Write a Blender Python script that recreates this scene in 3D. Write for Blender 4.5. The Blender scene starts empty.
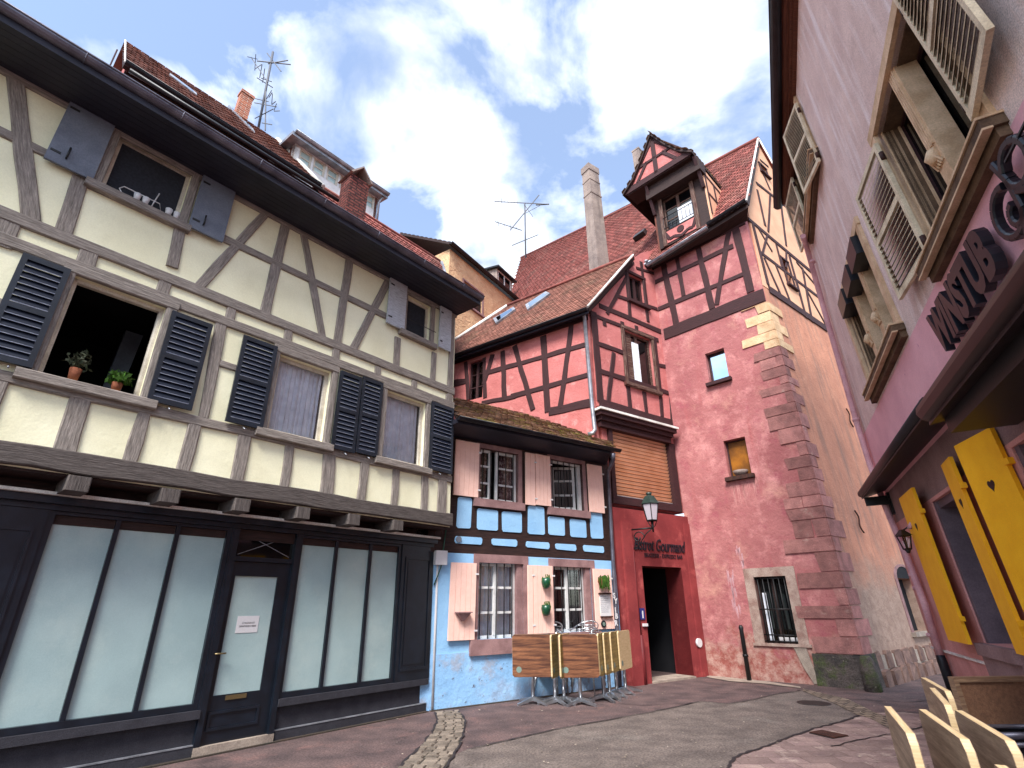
import bpy, bmesh, math, random
from mathutils import Vector, Matrix
from mathutils.geometry import tessellate_polygon
random.seed(7)
V = Vector
sc = bpy.context.scene
COL = sc.collection
# ------------------------------------------------------------------ camera geometry (solved from the vanishing lines of the street)
FPX, CX, CY, EYE = 504.0, 512.0, 384.0, 1.6
def cdir(px, py): return V(((px - CX) / FPX, -(py - CY) / FPX, -1.0))
_up = cdir(498.5, -757).normalized()
_fw = V((0, 0, -1)); _Y = (_fw - _up * _fw.dot(_up)).normalized(); _X = _Y.cross(_up)
CAMP = V((0, 0, EYE))
def ray(px, py):
    v = cdir(px, py); return V((_X.dot(v), _Y.dot(v), _up.dot(v)))
def at_z(px, py, z=0.0):
    r = ray(px, py); return CAMP + r * ((z - EYE) / r.z)
def on_plane(px, py, p, n):
    r = ray(px, py); return CAMP + r * ((p - CAMP).dot(n) / r.dot(n))
class Face:
    """a wall plane: u runs along the wall to the right, w is height, n points out of the wall"""
    def __init__(s, O, vu=None, vw=None, flip=1, U=None, W=None):
        s.O = O
        if U is None:
            U = ray(*vu) * flip; U.z = 0; U.normalize()
        if W is None:
            W = ray(*vw); W = W / W.z
        s.U, s.W = U, W
        s.N = U.cross(W).normalized()
    def P(s, u, n, w): return s.O + s.U * u + s.N * n + s.W * w
    def at(s, px, py, n=0.0):
        r = ray(px, py); M = Matrix((s.U, s.W, -r)).transposed()
        a = M.inverted() @ (CAMP - s.O - s.N * n); return a.x, a.y
    def p3(s, px, py, n=0.0):
        u, w = s.at(px, py, n); return s.P(u, n, w)
    def rc(s, q, n=0.0):      # rectangle from its four corners tl,tr,br,bl
        a = [s.at(x, y, n) for x, y in q]
        return ((a[0][0] + a[3][0]) / 2, (a[1][0] + a[2][0]) / 2, (a[2][1] + a[3][1]) / 2, (a[0][1] + a[1][1]) / 2)
class Frame(Face):
    def __init__(s, bl, br, tl):
        s.O = bl; s.U = (br - bl).normalized(); s.W = (tl - bl).normalized()
        s.N = s.U.cross(s.W).normalized(); s.lu = (br - bl).length; s.lw = (tl - bl).length
# ------------------------------------------------------------------ mesh builder
class MB:
    def __init__(s): s.v = []; s.f = []; s.uv = []; s.sm = []
    def face(s, pts, uv=None, smooth=False):
        b = len(s.v); s.v += [V(p) for p in pts]; s.f.append(list(range(b, b + len(pts)))); s.uv.append(uv); s.sm.append(smooth)
    def hexa(s, p, axis=None, off=0.0):   # p: 4 bottom ccw + 4 top ; axis = grain direction
        b = len(s.v); s.v += [V(q) for q in p]
        for f in ((3, 2, 1, 0), (4, 5, 6, 7), (0, 1, 5, 4), (1, 2, 6, 5), (2, 3, 7, 6), (3, 0, 4, 7)):
            s.f.append([b + i for i in f]); s.sm.append(False)
            if axis is None: s.uv.append(None)
            else:
                pts = [V(p[i]) for i in f]; nn = (pts[1] - pts[0]).cross(pts[2] - pts[1])
                nn = nn.normalized() if nn.length > 1e-9 else V((0, 0, 1))
                t = nn.cross(axis); t = t.normalized() if t.length > .2 else axis.orthogonal().normalized()
                s.uv.append([(q.dot(axis) + off, q.dot(t) + off) for q in pts])
        return s
    def box(s, F, u0, u1, n0, n1, w0, w1, axis=None, off=0.0):
        P = F.P
        return s.hexa([P(u0, n0, w0), P(u1, n0, w0), P(u1, n1, w0), P(u0, n1, w0), P(u0, n0, w1), P(u1, n0, w1), P(u1, n1, w1), P(u0, n1, w1)][::1], axis, off)
    def bar(s, F, a, b, wd, n0, n1, wob=0.0, seg=1):
        a = V((a[0], a[1])); b = V((b[0], b[1])); d = b - a; L = d.length; d /= L; t = V((-d.y, d.x))
        ax = (F.U * d.x + F.W * d.y).normalized(); off = random.uniform(0, 50)
        seg = max(seg, 1 if not wob else int(L / .5) + 1)
        lj = [(random.uniform(-wob, wob), random.uniform(-wob, wob)) for _ in range(seg + 1)]
        c = min(.012, (n1 - n0) * .5)
        prev = None; b0 = len(s.v)
        for i in range(seg + 1):
            p = a + d * (L * i / seg); l = p + t * (wd / 2 + lj[i][0]); r = p - t * (wd / 2 + lj[i][1])
            l2 = l - t * c; r2 = r + t * c
            s.v += [F.P(l.x, n0, l.y), F.P(l.x, n1 - c, l.y), F.P(l2.x, n1, l2.y), F.P(r2.x, n1, r2.y), F.P(r.x, n1 - c, r.y), F.P(r.x, n0, r.y)]
            if i:
                q = b0 + (i - 1) * 6; l0 = L * (i - 1) / seg + off; l1 = L * i / seg + off
                acc = [0, .03, .04, .04 + wd, .05 + wd, .08 + wd]
                for k in range(5):
                    s.f.append([q + k, q + k + 1, q + 6 + k + 1, q + 6 + k]); s.sm.append(False)
                    s.uv.append([(l0, acc[k] + off), (l0, acc[k + 1] + off), (l1, acc[k + 1] + off), (l1, acc[k] + off)])
        e = b0 + seg * 6
        s.f.append([b0 + i for i in range(6)]); s.uv.append([(off + i * .01, off) for i in range(6)]); s.sm.append(False)
        s.f.append([e + i for i in range(5, -1, -1)]); s.uv.append([(off + i * .01, off) for i in range(6)]); s.sm.append(False)
        return s
    def poly(s, F, pts, n0, n1):           # extruded polygon in the wall plane
        top = [F.P(u, n1, w) for u, w in pts]; bot = [F.P(u, n0, w) for u, w in pts]
        for t in tessellate_polygon([top]): s.face([top[i] for i in t])
        k = len(pts)
        for i in range(k): s.face([bot[i], bot[(i + 1) % k], top[(i + 1) % k], top[i]])
        for t in tessellate_polygon([bot]): s.face([bot[i] for i in t])
        return s
    def slab(s, pts, nrm, th):            # 3-D polygon with thickness th against its normal
        top = [V(p) for p in pts]; bot = [p - nrm * th for p in top]; k = len(top)
        for t in tessellate_polygon([top]): s.face([top[i] for i in t])
        for t in tessellate_polygon([bot]): s.face([bot[i] for i in t])
        for i in range(k): s.face([bot[i], bot[(i + 1) % k], top[(i + 1) % k], top[i]])
        return s
    def wall(s, F, outer, holes, n=0.0, depth=.16, thick=None):
        loops = [[V((u, w, 0)) for u, w in outer]] + [[V((u, w, 0)) for u, w in ((h[0], h[2]), (h[0], h[3]), (h[1], h[3]), (h[1], h[2]))] for h in holes]
        flat = [p for l in loops for p in l]
        for t in tessellate_polygon(loops):
            pts = [flat[i] for i in t]
            if (pts[1] - pts[0]).cross(pts[2] - pts[0]).z < 0: pts.reverse()
            s.face([F.P(p.x, n, p.y) for p in pts])
        for h in holes:
            q = [(h[0], h[2]), (h[1], h[2]), (h[1], h[3]), (h[0], h[3])]
            for i in range(4):
                a, b = q[i], q[(i + 1) % 4]
                s.face([F.P(a[0], n, a[1]), F.P(b[0], n, b[1]), F.P(b[0], n - depth, b[1]), F.P(a[0], n - depth, a[1])])
        if thick:
            k = len(outer)
            for i in range(k):
                a, b = outer[i], outer[(i + 1) % k]
                s.face([F.P(a[0], n, a[1]), F.P(a[0], n - thick, a[1]), F.P(b[0], n - thick, b[1]), F.P(b[0], n, b[1])])
            loop = [F.P(u, n - thick, w) for u, w in outer]
            if not holes:
                for t in tessellate_polygon([loop]): s.face([loop[i] for i in t])
        return s
    def tube(s, pts, r, seg=8, caps=True):
        pts = [V(p) for p in pts]; rr = r if isinstance(r, (list, tuple)) else [r] * len(pts)
        b = len(s.v); ref = None
        for i, p in enumerate(pts):
            d = ((pts[min(i + 1, len(pts) - 1)] - pts[max(i - 1, 0)])).normalized()
            if ref is None: ref = d.orthogonal().normalized()
            ref = (ref - d * ref.dot(d)); ref = ref.normalized() if ref.length > 1e-6 else d.orthogonal().normalized()
            o = d.cross(ref)
            for k in range(seg):
                a = 2 * math.pi * k / seg; s.v.append(p + (ref * math.cos(a) + o * math.sin(a)) * rr[i])
        for i in range(len(pts) - 1):
            for k in range(seg):
                k2 = (k + 1) % seg
                s.f.append([b + i * seg + k, b + i * seg + k2, b + (i + 1) * seg + k2, b + (i + 1) * seg + k]); s.uv.append(None); s.sm.append(seg > 4)
        if caps:
            s.f.append([b + k for k in range(seg)][::-1]); s.uv.append(None); s.sm.append(False)
            e = b + (len(pts) - 1) * seg; s.f.append([e + k for k in range(seg)]); s.uv.append(None); s.sm.append(False)
        return s
    def build(s, name, m, parent=None, label=None):
        me = bpy.data.meshes.new(name); base = ROOT.get(parent.name, V((0, 0, 0))) if parent else s.base if hasattr(s, 'base') else V((0, 0, 0))
        me.from_pydata([p - base for p in s.v], [], s.f); uvl = me.uv_layers.new(name='UVMap')
        for pi, poly in enumerate(me.polygons):
            poly.use_smooth = s.sm[pi]; uv = s.uv[pi]
            if uv is None:
                n = poly.normal; t = V((-n.y, n.x, 0)); t = t.normalized() if t.length > .05 else V((1, 0, 0)); b = n.cross(t)
                for li, vi in zip(poly.loop_indices, poly.vertices):
                    q = s.v[vi]; uvl.data[li].uv = (q.dot(t), q.dot(b))
            else:
                for j, li in enumerate(poly.loop_indices): uvl.data[li].uv = uv[j]
        me.materials.append(m)
        if hasattr(s, 'm2'):
            me.materials.append(s.m2)
            for i in range(s.cut, len(s.f)): me.polygons[i].material_index = 1
        o = bpy.data.objects.new(name, me); COL.objects.link(o)
        if parent: o.parent = parent; ROOT[o.name] = base
        else: o.location = base
        if label: o['label'] = label
        return o
ROOT = {}
def thing(name, label, cat, loc=(0, 0, 0), group=None):
    o = bpy.data.objects.new(name, None); COL.objects.link(o); o.location = loc; o.empty_display_size = .2
    o['label'] = label; o['category'] = cat
    if group: o['group'] = group
    ROOT[o.name] = V(loc); return o
def tag(o, label, cat, group=None, kind=None):
    o['label'] = label; o['category'] = cat
    if group: o['group'] = group
    if kind: o['kind'] = kind
    return o
def solo(mb, name, m, base): mb.base = V(base); return mb.build(name, m)
def struct(mb, name, m):
    o = mb.build(name, m); o['kind'] = 'structure'; return o
def dup(o, loc=None, parent=None, rotz=None):
    c = o.copy(); COL.objects.link(c)
    if parent: c.parent = parent
    if loc is not None: c.location = loc
    if rotz is not None: c.rotation_euler.z = rotz
    for ch in list(o.children): dup(ch, parent=c)
    return c
# ------------------------------------------------------------------ materials
def lin(c):
    if isinstance(c, str):
        c = [int(c[i:i + 2], 16) / 255 for i in (0, 2, 4)]
        return tuple(x / 12.92 if x < .04045 else ((x + .055) / 1.055) ** 2.4 for x in c) + (1,)
    return tuple(c) + (1,) if len(c) == 3 else tuple(c)
class NT:
    def __init__(s, m):
        m.use_nodes = True; s.t = m.node_tree; s.n = s.t.nodes; s.l = s.t.links
    def new(s, typ, **kw):
        x = s.n.new(typ)
        for k, v in kw.items():
            if hasattr(x, k): setattr(x, k, v)
        return x
    def noise(s, vec, scale, detail=4, rough=.55):
        x = s.new('ShaderNodeTexNoise'); x.inputs['Scale'].default_value = scale; x.inputs['Detail'].default_value = detail; x.inputs['Roughness'].default_value = rough
        if vec is not None: s.l.new(vec, x.inputs['Vector'])
        return x.outputs['Fac']
    def ramp(s, fac, a, b, c0=(0, 0, 0, 1), c1=(1, 1, 1, 1)):
        x = s.new('ShaderNodeValToRGB'); x.color_ramp.elements[0].position = a; x.color_ramp.elements[1].position = b
        x.color_ramp.elements[0].color = c0; x.color_ramp.elements[1].color = c1; s.l.new(fac, x.inputs['Fac']); return x.outputs['Color']
    def mix(s, fac, a, b, mode='MIX'):
        x = s.new('ShaderNodeMixRGB', blend_type=mode)
        for i, q in ((0, fac), (1, a), (2, b)):
            if isinstance(q, (int, float)): x.inputs[i].default_value = q
            elif isinstance(q, tuple): x.inputs[i].default_value = q
            else: s.l.new(q, x.inputs[i])
        return x.outputs['Color']
    def mapping(s, vec, sc_):
        x = s.new('ShaderNodeMapping'); x.inputs['Scale'].default_value = sc_; s.l.new(vec, x.inputs['Vector']); return x.outputs['Vector']
def _mul(N, a, k):
    x = N.new('ShaderNodeMath', operation='MULTIPLY'); N.l.new(a, x.inputs[0]); x.inputs[1].default_value = k; return x.outputs[0]
def mat(name, col, rough=.85, col2=None, vs=2.0, lo=.35, hi=.65, grit=.12, gs=60, bump=.25, bs=35, bd=.01, metal=0.0, spec=.3,
        wood=False, island=0.0, stain=None, ss=.8, slo=.55, shi=.7, brick=None, streak=None, coat=0.0, patch=None, damp=None):
    m = bpy.data.materials.new(name); N = NT(m); bs_ = N.n['Principled BSDF']
    geo = N.new('ShaderNodeNewGeometry'); pos = geo.outputs['Position']
    uv = N.new('ShaderNodeTexCoord').outputs['UV']
    vec = pos
    if wood: vec = N.mapping(uv, (1.2, 14, 14))
    c = lin(col)
    if col2 is not None: c = N.mix(N.ramp(N.noise(vec, vs, 6), lo, hi), c, lin(col2))
    if brick:
        b = N.new('ShaderNodeTexBrick'); b.inputs['Scale'].default_value = 1.0; b.inputs['Brick Width'].default_value = brick[0]; b.inputs['Row Height'].default_value = brick[1]
        b.inputs['Mortar Size'].default_value = brick[2]; b.inputs['Mortar Smooth'].default_value = .3; b.inputs['Bias'].default_value = 0
        b.inputs['Color1'].default_value = (0.75, .75, .75, 1); b.inputs['Color2'].default_value = (1.15, 1.15, 1.15, 1); b.inputs['Mortar'].default_value = (1, 1, 1, 1)
        w = N.new('ShaderNodeVectorMath', operation='MULTIPLY_ADD')
        nz = N.new('ShaderNodeTexNoise'); nz.inputs['Scale'].default_value = 3.0; N.l.new(uv, nz.inputs['Vector'])
        N.l.new(nz.outputs['Color'], w.inputs[0]); w.inputs[1].default_value = (brick[0] * .12,) * 3; N.l.new(uv, w.inputs[2]); N.l.new(w.outputs[0], b.inputs['Vector'])
        c = N.mix(1.0, c, b.outputs['Color'], 'MULTIPLY'); c = N.mix(b.outputs['Fac'], c, lin(brick[3]))
    if stain: c = N.mix(N.ramp(N.noise(pos, ss, 8, .65), slo, shi), c, lin(stain))
    if patch:
        for pc, ps, pl, ph in patch: c = N.mix(N.ramp(N.noise(pos, ps, 7, .7), pl, ph), c, lin(pc))
    if streak:
        c = N.mix(N.ramp(N.noise(N.mapping(pos, (3.5, 3.5, .35)), 1.4, 6, .6), streak[1], streak[2]), c, lin(streak[0]))
    if damp:
        sz = N.new('ShaderNodeSeparateXYZ'); N.l.new(pos, sz.inputs[0]); q1 = N.new('ShaderNodeMath', operation='MULTIPLY_ADD'); N.l.new(N.noise(pos, 1.3, 8, .7), q1.inputs[0]); q1.inputs[1].default_value = 2.4; N.l.new(sz.outputs['Z'], q1.inputs[2])
        dc = N.mix(N.ramp(N.noise(pos, 5, 6, .7), .4, .62), lin(damp[0]), lin(damp[1])); c = N.mix(N.ramp(q1.outputs[0], damp[2] / 3.0, damp[3] / 3.0) if False else N.ramp(_mul(N, q1.outputs[0], 1 / 4.0), damp[2] / 4.0, damp[3] / 4.0), dc, c)
    if island:
        hs = N.new('ShaderNodeHueSaturation'); mr = N.new('ShaderNodeMapRange'); mr.inputs['To Min'].default_value = 1 - island; mr.inputs['To Max'].default_value = 1 + island
        N.l.new(geo.outputs['Random Per Island'], mr.inputs['Value']); N.l.new(mr.outputs[0], hs.inputs['Value'])
        if isinstance(c, tuple): hs.inputs['Color'].default_value = c
        else: N.l.new(c, hs.inputs['Color'])
        c = hs.outputs['Color']
    if grit:
        g = N.ramp(N.noise(vec, gs if not wood else 9, 5, .7), .34, .66, (1 - grit,) * 3 + (1,), (1 + grit,) * 3 + (1,))
        c = N.mix(1.0, c, g, 'MULTIPLY')
    if isinstance(c, tuple): bs_.inputs['Base Color'].default_value = c
    else: N.l.new(c, bs_.inputs['Base Color'])
    bs_.inputs['Roughness'].default_value = rough; bs_.inputs['Metallic'].default_value = metal; bs_.inputs['Specular IOR Level'].default_value = spec
    if coat: bs_.inputs['Coat Weight'].default_value = coat
    if bump:
        h = N.noise(vec, bs if not wood else 5, 6, .65)
        if not wood:
            h2 = N.noise(pos, 5, 3); mth = N.new('ShaderNodeMath', operation='MULTIPLY_ADD'); N.l.new(h2, mth.inputs[0]); mth.inputs[1].default_value = 1.5; N.l.new(h, mth.inputs[2]); h = mth.outputs[0]
        if brick:
            mb_ = N.new('ShaderNodeMath', operation='MULTIPLY_ADD'); N.l.new(b.outputs['Fac'], mb_.inputs[0]); mb_.inputs[1].default_value = -1.5; N.l.new(h, mb_.inputs[2]); h = mb_.outputs[0]
        bp = N.new('ShaderNodeBump'); bp.inputs['Strength'].default_value = bump; bp.inputs['Distance'].default_value = bd; N.l.new(h, bp.inputs['Height']); N.l.new(bp.outputs[0], bs_.inputs['Normal'])
    return m
def glass_mat(name, tint=(.975, .985, 1), refl=.18):
    m = bpy.data.materials.new(name); N = NT(m); N.n.remove(N.n['Principled BSDF']); out = N.n['Material Output']
    t = N.new('ShaderNodeBsdfTransparent'); t.inputs[0].default_value = tint + (1,); g = N.new('ShaderNodeBsdfGlossy'); g.inputs['Roughness'].default_value = .03
    fr = N.new('ShaderNodeFresnel'); fr.inputs[0].default_value = 1.22; ad = N.new('ShaderNodeMath', operation='MAXIMUM'); N.l.new(fr.outputs[0], ad.inputs[0]); ad.inputs[1].default_value = refl * .4
    mx = N.new('ShaderNodeMixShader'); N.l.new(ad.outputs[0], mx.inputs[0]); N.l.new(t.outputs[0], mx.inputs[1]); N.l.new(g.outputs[0], mx.inputs[2]); N.l.new(mx.outputs[0], out.inputs[0])
    return m
M = {}
M['cream'] = mat('cream_plaster', 'EEEACA', .9, 'E3DEBC', 1.5, grit=.05, bump=.35, bs=25, stain='D8D2B0', ss=1.2, slo=.55, shi=.8)
M['greytimber'] = mat('grey_timber', '9A9088', .85, '665E57', 3, .3, .7, grit=.35, wood=True, bump=.8, bd=.012)
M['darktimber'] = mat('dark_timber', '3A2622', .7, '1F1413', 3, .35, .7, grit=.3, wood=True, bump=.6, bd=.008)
M['redtimber'] = mat('red_brown_timber', '422426', .75, '2C181A', 3, .3, .7, grit=.35, wood=True, bump=.6, bd=.01)
M['oldtimber'] = mat('worn_timber', '4A2A24', .8, '8A7A6C', 3, .45, .75, grit=.4, wood=True, bump=.8, bd=.01)
M['soffit'] = mat('black_soffit_boards', '2C2C38', .5, '22222C', 2, grit=.2, bump=.2)
M['gutter'] = mat('dark_zinc_gutter', '74727C', .38, '55535E', 4, grit=.1, metal=.6, bump=.1)
M['blackgutter'] = mat('black_gutter', '17171A', .4, '24242A', 4, grit=.1, bump=.1)
M['zinc'] = mat('zinc', 'A9ABB2', .4, '7F8288', 5, grit=.15, metal=.5, bump=.15)
M['navy'] = mat('navy_paint', '18202C', .4, '10161F', 4, grit=.12, spec=.5, bump=.12)
M['shopnavy'] = mat('shopfront_navy_paint', '10161F', .35, '1A222E', 5, .45, .8, grit=.1, spec=.5, bump=.1)
M['greyshutter'] = mat('faded_blue_grey_paint', '6E7480', .7, '606672', 4, grit=.15, bump=.3, stain='82868C', slo=.6, shi=.75)
M['whiteshutter'] = mat('weathered_white_paint', 'B9BCC2', .85, '8D8F93', 6, .4, .7, grit=.25, wood=True, bump=.5)
M['riser'] = mat('charcoal_render', '37363C', .9, '2E2D33', 6, grit=.35, gs=120, bump=.5, bs=90)
M['stringc'] = mat('pale_lead_flashing', 'EAE8E2', .7, 'C4C0B8', 3, grit=.2, bump=.3)
M['frost'] = mat('frosted_shop_glass', 'A6BDBC', .12, '9AB0B0', 1.6, grit=.06, gs=90, bump=.02, spec=.9, patch=[('B8C8C2', .9, .5, .8)])
M['darkpane'] = mat('dark_glass', '07080A', .04, grit=0, bump=0, spec=.7)
M['skypane'] = mat('mirror_glass', 'A8C4DA', .02, grit=0, bump=0, metal=1.0)
M['amber'] = mat('amber_blind', '9A5F12', .5, '6B3F0C', 2, .4, .6, grit=.1, bump=.1)
M['clear'] = glass_mat('clear_glass')
M['curtain'] = mat('net_curtain', 'E6E8EE', .9, 'CDD1DA', 8, grit=.15, gs=200, bump=.2)
M['tableolive'] = mat('olive_oak_laminate', 'A08A50', .5, '6E5A30', 2.2, .3, .7, grit=.3, wood=True, bump=.08)
M['redcurtain'] = mat('checked_red_curtain', '6B4A4C', .9, 'C0A8A4', 14, .5, .65, grit=.2, bump=0)
M['slatedge'] = mat('lit_slat_edge', 'A8AEBC', .6, '7A8296', 9, grit=.2, bump=0)  # light caught on the navy slat lips, painted in as a pale colour
M['screen'] = mat('insect_screen', '2E3038', .9, '24262C', 30, grit=.25, gs=120, bump=.1)
M['sillbrown'] = mat('dark_brown_sill', '6A5440', .8, '4C3A2C', 5, grit=.25, bump=.4)
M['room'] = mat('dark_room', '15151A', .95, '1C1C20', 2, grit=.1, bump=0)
M['white'] = mat('white_paint', 'D9D8D6', .5, 'C4C2C0', 5, grit=.1, bump=.15)
M['offwhite'] = mat('off_white_paint', 'CFC6B6', .6, 'B0A697', 6, grit=.15, bump=.2)
M['iron'] = mat('black_iron', '0E0E10', .5, grit=.1, bump=.1, spec=.5)
M['rust'] = mat('rusty_metal', '4A2A20', .7, '2A1A16', 8, grit=.3, bump=.3)
M['steel'] = mat('aluminium', 'C4C7CC', .28, 'A2A5AA', 6, grit=.08, metal=.9, bump=.05)
M['brass'] = mat('brass', '8C7C5A', .4, grit=.1, metal=.8, bump=.1)
M['blue'] = mat('light_blue_plaster', '9AC6E8', .9, '8CBAE0', 1.6, grit=.06, bump=.45, bs=22, bd=.015)
M['bluelow'] = mat('peeling_blue_plaster', '98C2E6', .9, '88B4DC', 1.8, grit=.1, bump=.5, bs=14, bd=.02,
                   patch=[('9AA8BC', 2.5, .54, .66), ('5C5A66', 7.0, .62, .66)], damp=('9CB0CC', '7C7A8C', .95, 1.4))
M['pinkshutter'] = mat('salmon_shutter_paint', 'F3CABB', .75, 'EABDAD', 9, .2, .8, grit=.06, bump=.15)
M['sandstone'] = mat('pink_sandstone', '9A7876', .9, '7E5F5E', 4, grit=.2, gs=90, bump=.5, bs=50)
M['pink'] = mat('pink_plaster', 'BE7470', .92, 'B06662', 1.6, grit=.12, bump=.6, bs=20, bd=.018, patch=[('D6948E', 2.2, .55, .72), ('A45A5C', 1.3, .58, .78)])
M['towerpink'] = mat('mottled_pink_plaster', 'A96C6A', .92, '965A5A', 1.1, grit=.14, bump=.7, bs=16, bd=.02,
                     patch=[('C48884', 1.7, .5, .7), ('98525A', 2.6, .54, .72), ('C29080', .9, .55, .75), ('8E4850', 9, .6, .72)], streak=('A05A5A', .55, .8), damp=('8E5048', 'B08C80', 1.75, 2.1))
M['towerlow'] = mat('weathered_pink_base', '9C5450', .92, '7A4440', 2.6, .4, .6, grit=.25, bump=.9, bs=14, bd=.025,
                    patch=[('B89088', 3.0, .58, .68), ('5A3638', 1.9, .6, .72)])
M['crimson'] = mat('crimson_plaster', '8C3838', .85, '782C2E', 1.8, grit=.12, bump=.4, bs=25, patch=[('AE5450', 2.6, .55, .75), ('74282C', 3.5, .6, .75)])
M['crimsondark'] = mat('maroon_paint', '6E2426', .6, '5C1C20', 3, grit=.12, bump=.25)
M['orange'] = mat('ochre_pink_plaster', 'C0866C', .92, 'AC7660', 1.2, grit=.15, bump=.6, bs=20, bd=.02, damp=('93796A', 'A68C7C', 3.0, 5.5), streak=('8E6E60', .5, .72), patch=[('D8A184', 1.4, .58, .8)])
M['peach'] = mat('peach_infill', 'D8A888', .92, 'CA987A', 1.6, grit=.1, bump=.4, bs=25)
M['quoin'] = mat('red_sandstone_block', 'A2706A', .92, '835A56', 5, .35, .65, grit=.25, gs=70, bump=.7, bs=30, bd=.015, island=.28, patch=[('A88A80', 3.2, .6, .7)])
M['quoinyellow'] = mat('yellow_sandstone_block', 'D2B490', .92, 'BC9A76', 5, .35, .65, grit=.2, bump=.6, bs=30, bd=.015, island=.1)
M['plinth'] = mat('mossy_plinth_stone', '5A504C', .95, '3A3634', 3, .35, .65, grit=.4, gs=40, bump=1, bs=16, bd=.03, patch=[('46502C', 2.0, .5, .64), ('9C9488', 7, .64, .7)])
M['grille_stone'] = mat('beige_window_stone', 'A89488', .9, '8A6E64', 3.5, .4, .6, grit=.25, bump=.6, bs=30)
M['tilered'] = mat('red_clay_tile', '90524A', .88, '74403A', 3, grit=.2, bump=.3, island=.4, patch=[('7E5E54', 1.0, .5, .72), ('B07468', 4, .6, .7)])
M['tilebrown'] = mat('brown_clay_tile', '86584A', .88, '6C463A', 3, grit=.2, bump=.3, island=.3, patch=[('6E5A48', .9, .52, .72)])
M['tilemoss'] = mat('mossy_clay_tile', '8A6A52', .9, '6A4E40', 4, grit=.3, bump=.4, island=.35, patch=[('7C7434', 3.0, .52, .64), ('A09078', 5, .62, .72)])
M['tilerust'] = mat('rust_brown_tile', '704234', .88, '55322A', 3, grit=.25, bump=.3, island=.3)
M['brickor'] = mat('orange_brick', 'B0603C', .9, '96503A', 6, grit=.2, brick=(.24, .075, .012, 'B0988A'), bump=.6)
M['brickred'] = mat('dark_red_brick', '84463E', .9, '5A302C', 6, grit=.35, gs=30, brick=(.3, .1, .02, '3A2220'), bump=1, bd=.04)
M['greyrender'] = mat('weathered_grey_render', '9C8C82', .92, '7E706A', 2, grit=.2, bump=.6, bs=18, bd=.02, streak=('6E625C', .5, .75))
M['ochre'] = mat('crumbling_ochre_plaster', 'D6B088', .92, 'C69C78', 2, grit=.15, bump=.9, bs=10, bd=.04, patch=[('E2BC94', 1.5, .55, .7), ('9A7456', 2.6, .62, .7)])
M['roller'] = mat('orange_roller_shutter', 'DEAA88', .6, 'CE9874', 2, grit=.08, bump=.1)
M['lilac'] = mat('mauve_roughcast', 'E4CCC2', .95, 'D0B6AE', 1.5, grit=.3, gs=80, bump=.8, bs=60, bd=.012, streak=('EADAD6', .5, .66), patch=[('B0948E', 1.6, .6, .78)])
M['rubble'] = mat('brown_rubble_stone', '84685C', .92, '66504A', 5, .35, .65, grit=.3, gs=60, bump=.8, bs=25, bd=.02, island=.25)
M['mortar'] = mat('pale_mortar', 'A89A8C', .95, '8A7C70', 4, grit=.3, bump=.6)
M['beamdark'] = mat('dark_beam_timber', '625A56', .88, '423B38', 3, .3, .7, grit=.35, wood=True, bump=.9, bd=.012)  # darker tone of the grey timber, for the jetty beam and beam ends
M['antenna'] = mat('dull_antenna_metal', '50525A', .6, grit=.1, bump=0)
M['candy'] = mat('candy_pink_plaster', 'EAB2B8', .92, 'DEA4AC', 2, grit=.08, bump=.4, bs=30, patch=[('C07C96', 5, .66, .72)])
M['rosebase'] = mat('rose_plaster', 'D29690', .92, 'C28680', 3, grit=.15, bump=.4, bs=30)
M['plum'] = mat('plum_grey_plaster', '967A78', .9, '806664', 2, grit=.2, bump=.5, bs=40)
M['plumwood'] = mat('plum_grey_paint', '6E5E66', .6, '5C4E56', 4, grit=.15, bump=.2)
M['tan'] = mat('tan_carved_stone', 'DCBE9C', .85, 'BC9C7A', 4, grit=.15, bump=.4, bs=40)
M['shutterbeige'] = mat('beige_louvre_paint', 'DCCCAE', .7, 'B4A286', 5, .45, .75, grit=.2, bump=.25)
M['slat'] = mat('dark_louvre_slat', '453B30', .8, '352D26', 5, grit=.2, bump=.2)
M['slatnavy'] = mat('navy_louvre_slat', '0C1222', .45, grit=.1, bump=.1)
M['awning'] = mat('brown_awning', '241B1E', .45, '1C1618', 4, grit=.15, bump=.2, spec=.4)
M['eavewood'] = mat('brown_eave_boards', '6E4230', .6, '4E2E22', 3, grit=.25, wood=True, bump=.3)
M['pipepink'] = mat('pink_painted_pipe', 'DAAAAE', .6, 'BE8C92', 3, grit=.15, bump=.2)
M['letter'] = mat('blue_black_letter_paint', '0A0E18', .4, '10141F', 6, grit=.1, bump=.1, spec=.5)
M['yellow'] = mat('yellow_shutter_paint', 'FFBC1C', .6, 'F8B014', 6, grit=.1, gs=150, bump=.15, bs=120)
M['plate'] = mat('white_plastic', 'D2CFCF', .5, grit=.06, bump=.05)
M['bluesign'] = mat('blue_enamel', '2A2E6E', .3, grit=.05, bump=0)
M['green'] = mat('green_glazed_pot', '0E4A30', .3, '0A3A26', 5, grit=.2, bump=.2, spec=.6)
M['leaf'] = mat('leaf_green', '2C4A18', .6, '42661F', 12, grit=.2, bump=0, island=.35)
M['leafdark'] = mat('dry_leaf', '2E3A26', .7, '4A4A3A', 12, grit=.2, bump=0, island=.35)
M['terracotta'] = mat('terracotta', '7A4630', .85, grit=.2, bump=.2)
M['tabletop'] = mat('walnut_laminate', '86583C', .45, '4A2C20', 1.6, .35, .62, grit=.3, wood=True, bump=.08)
M['tableedge'] = mat('light_beech_edge', 'D2BA92', .5, 'BFA478', 4, grit=.12, wood=True, bump=.05)
M['tableback'] = mat('grey_brown_laminate', 'B49A80', .55, '86705A', 1.8, .3, .65, grit=.25, wood=True, bump=.08)
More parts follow.
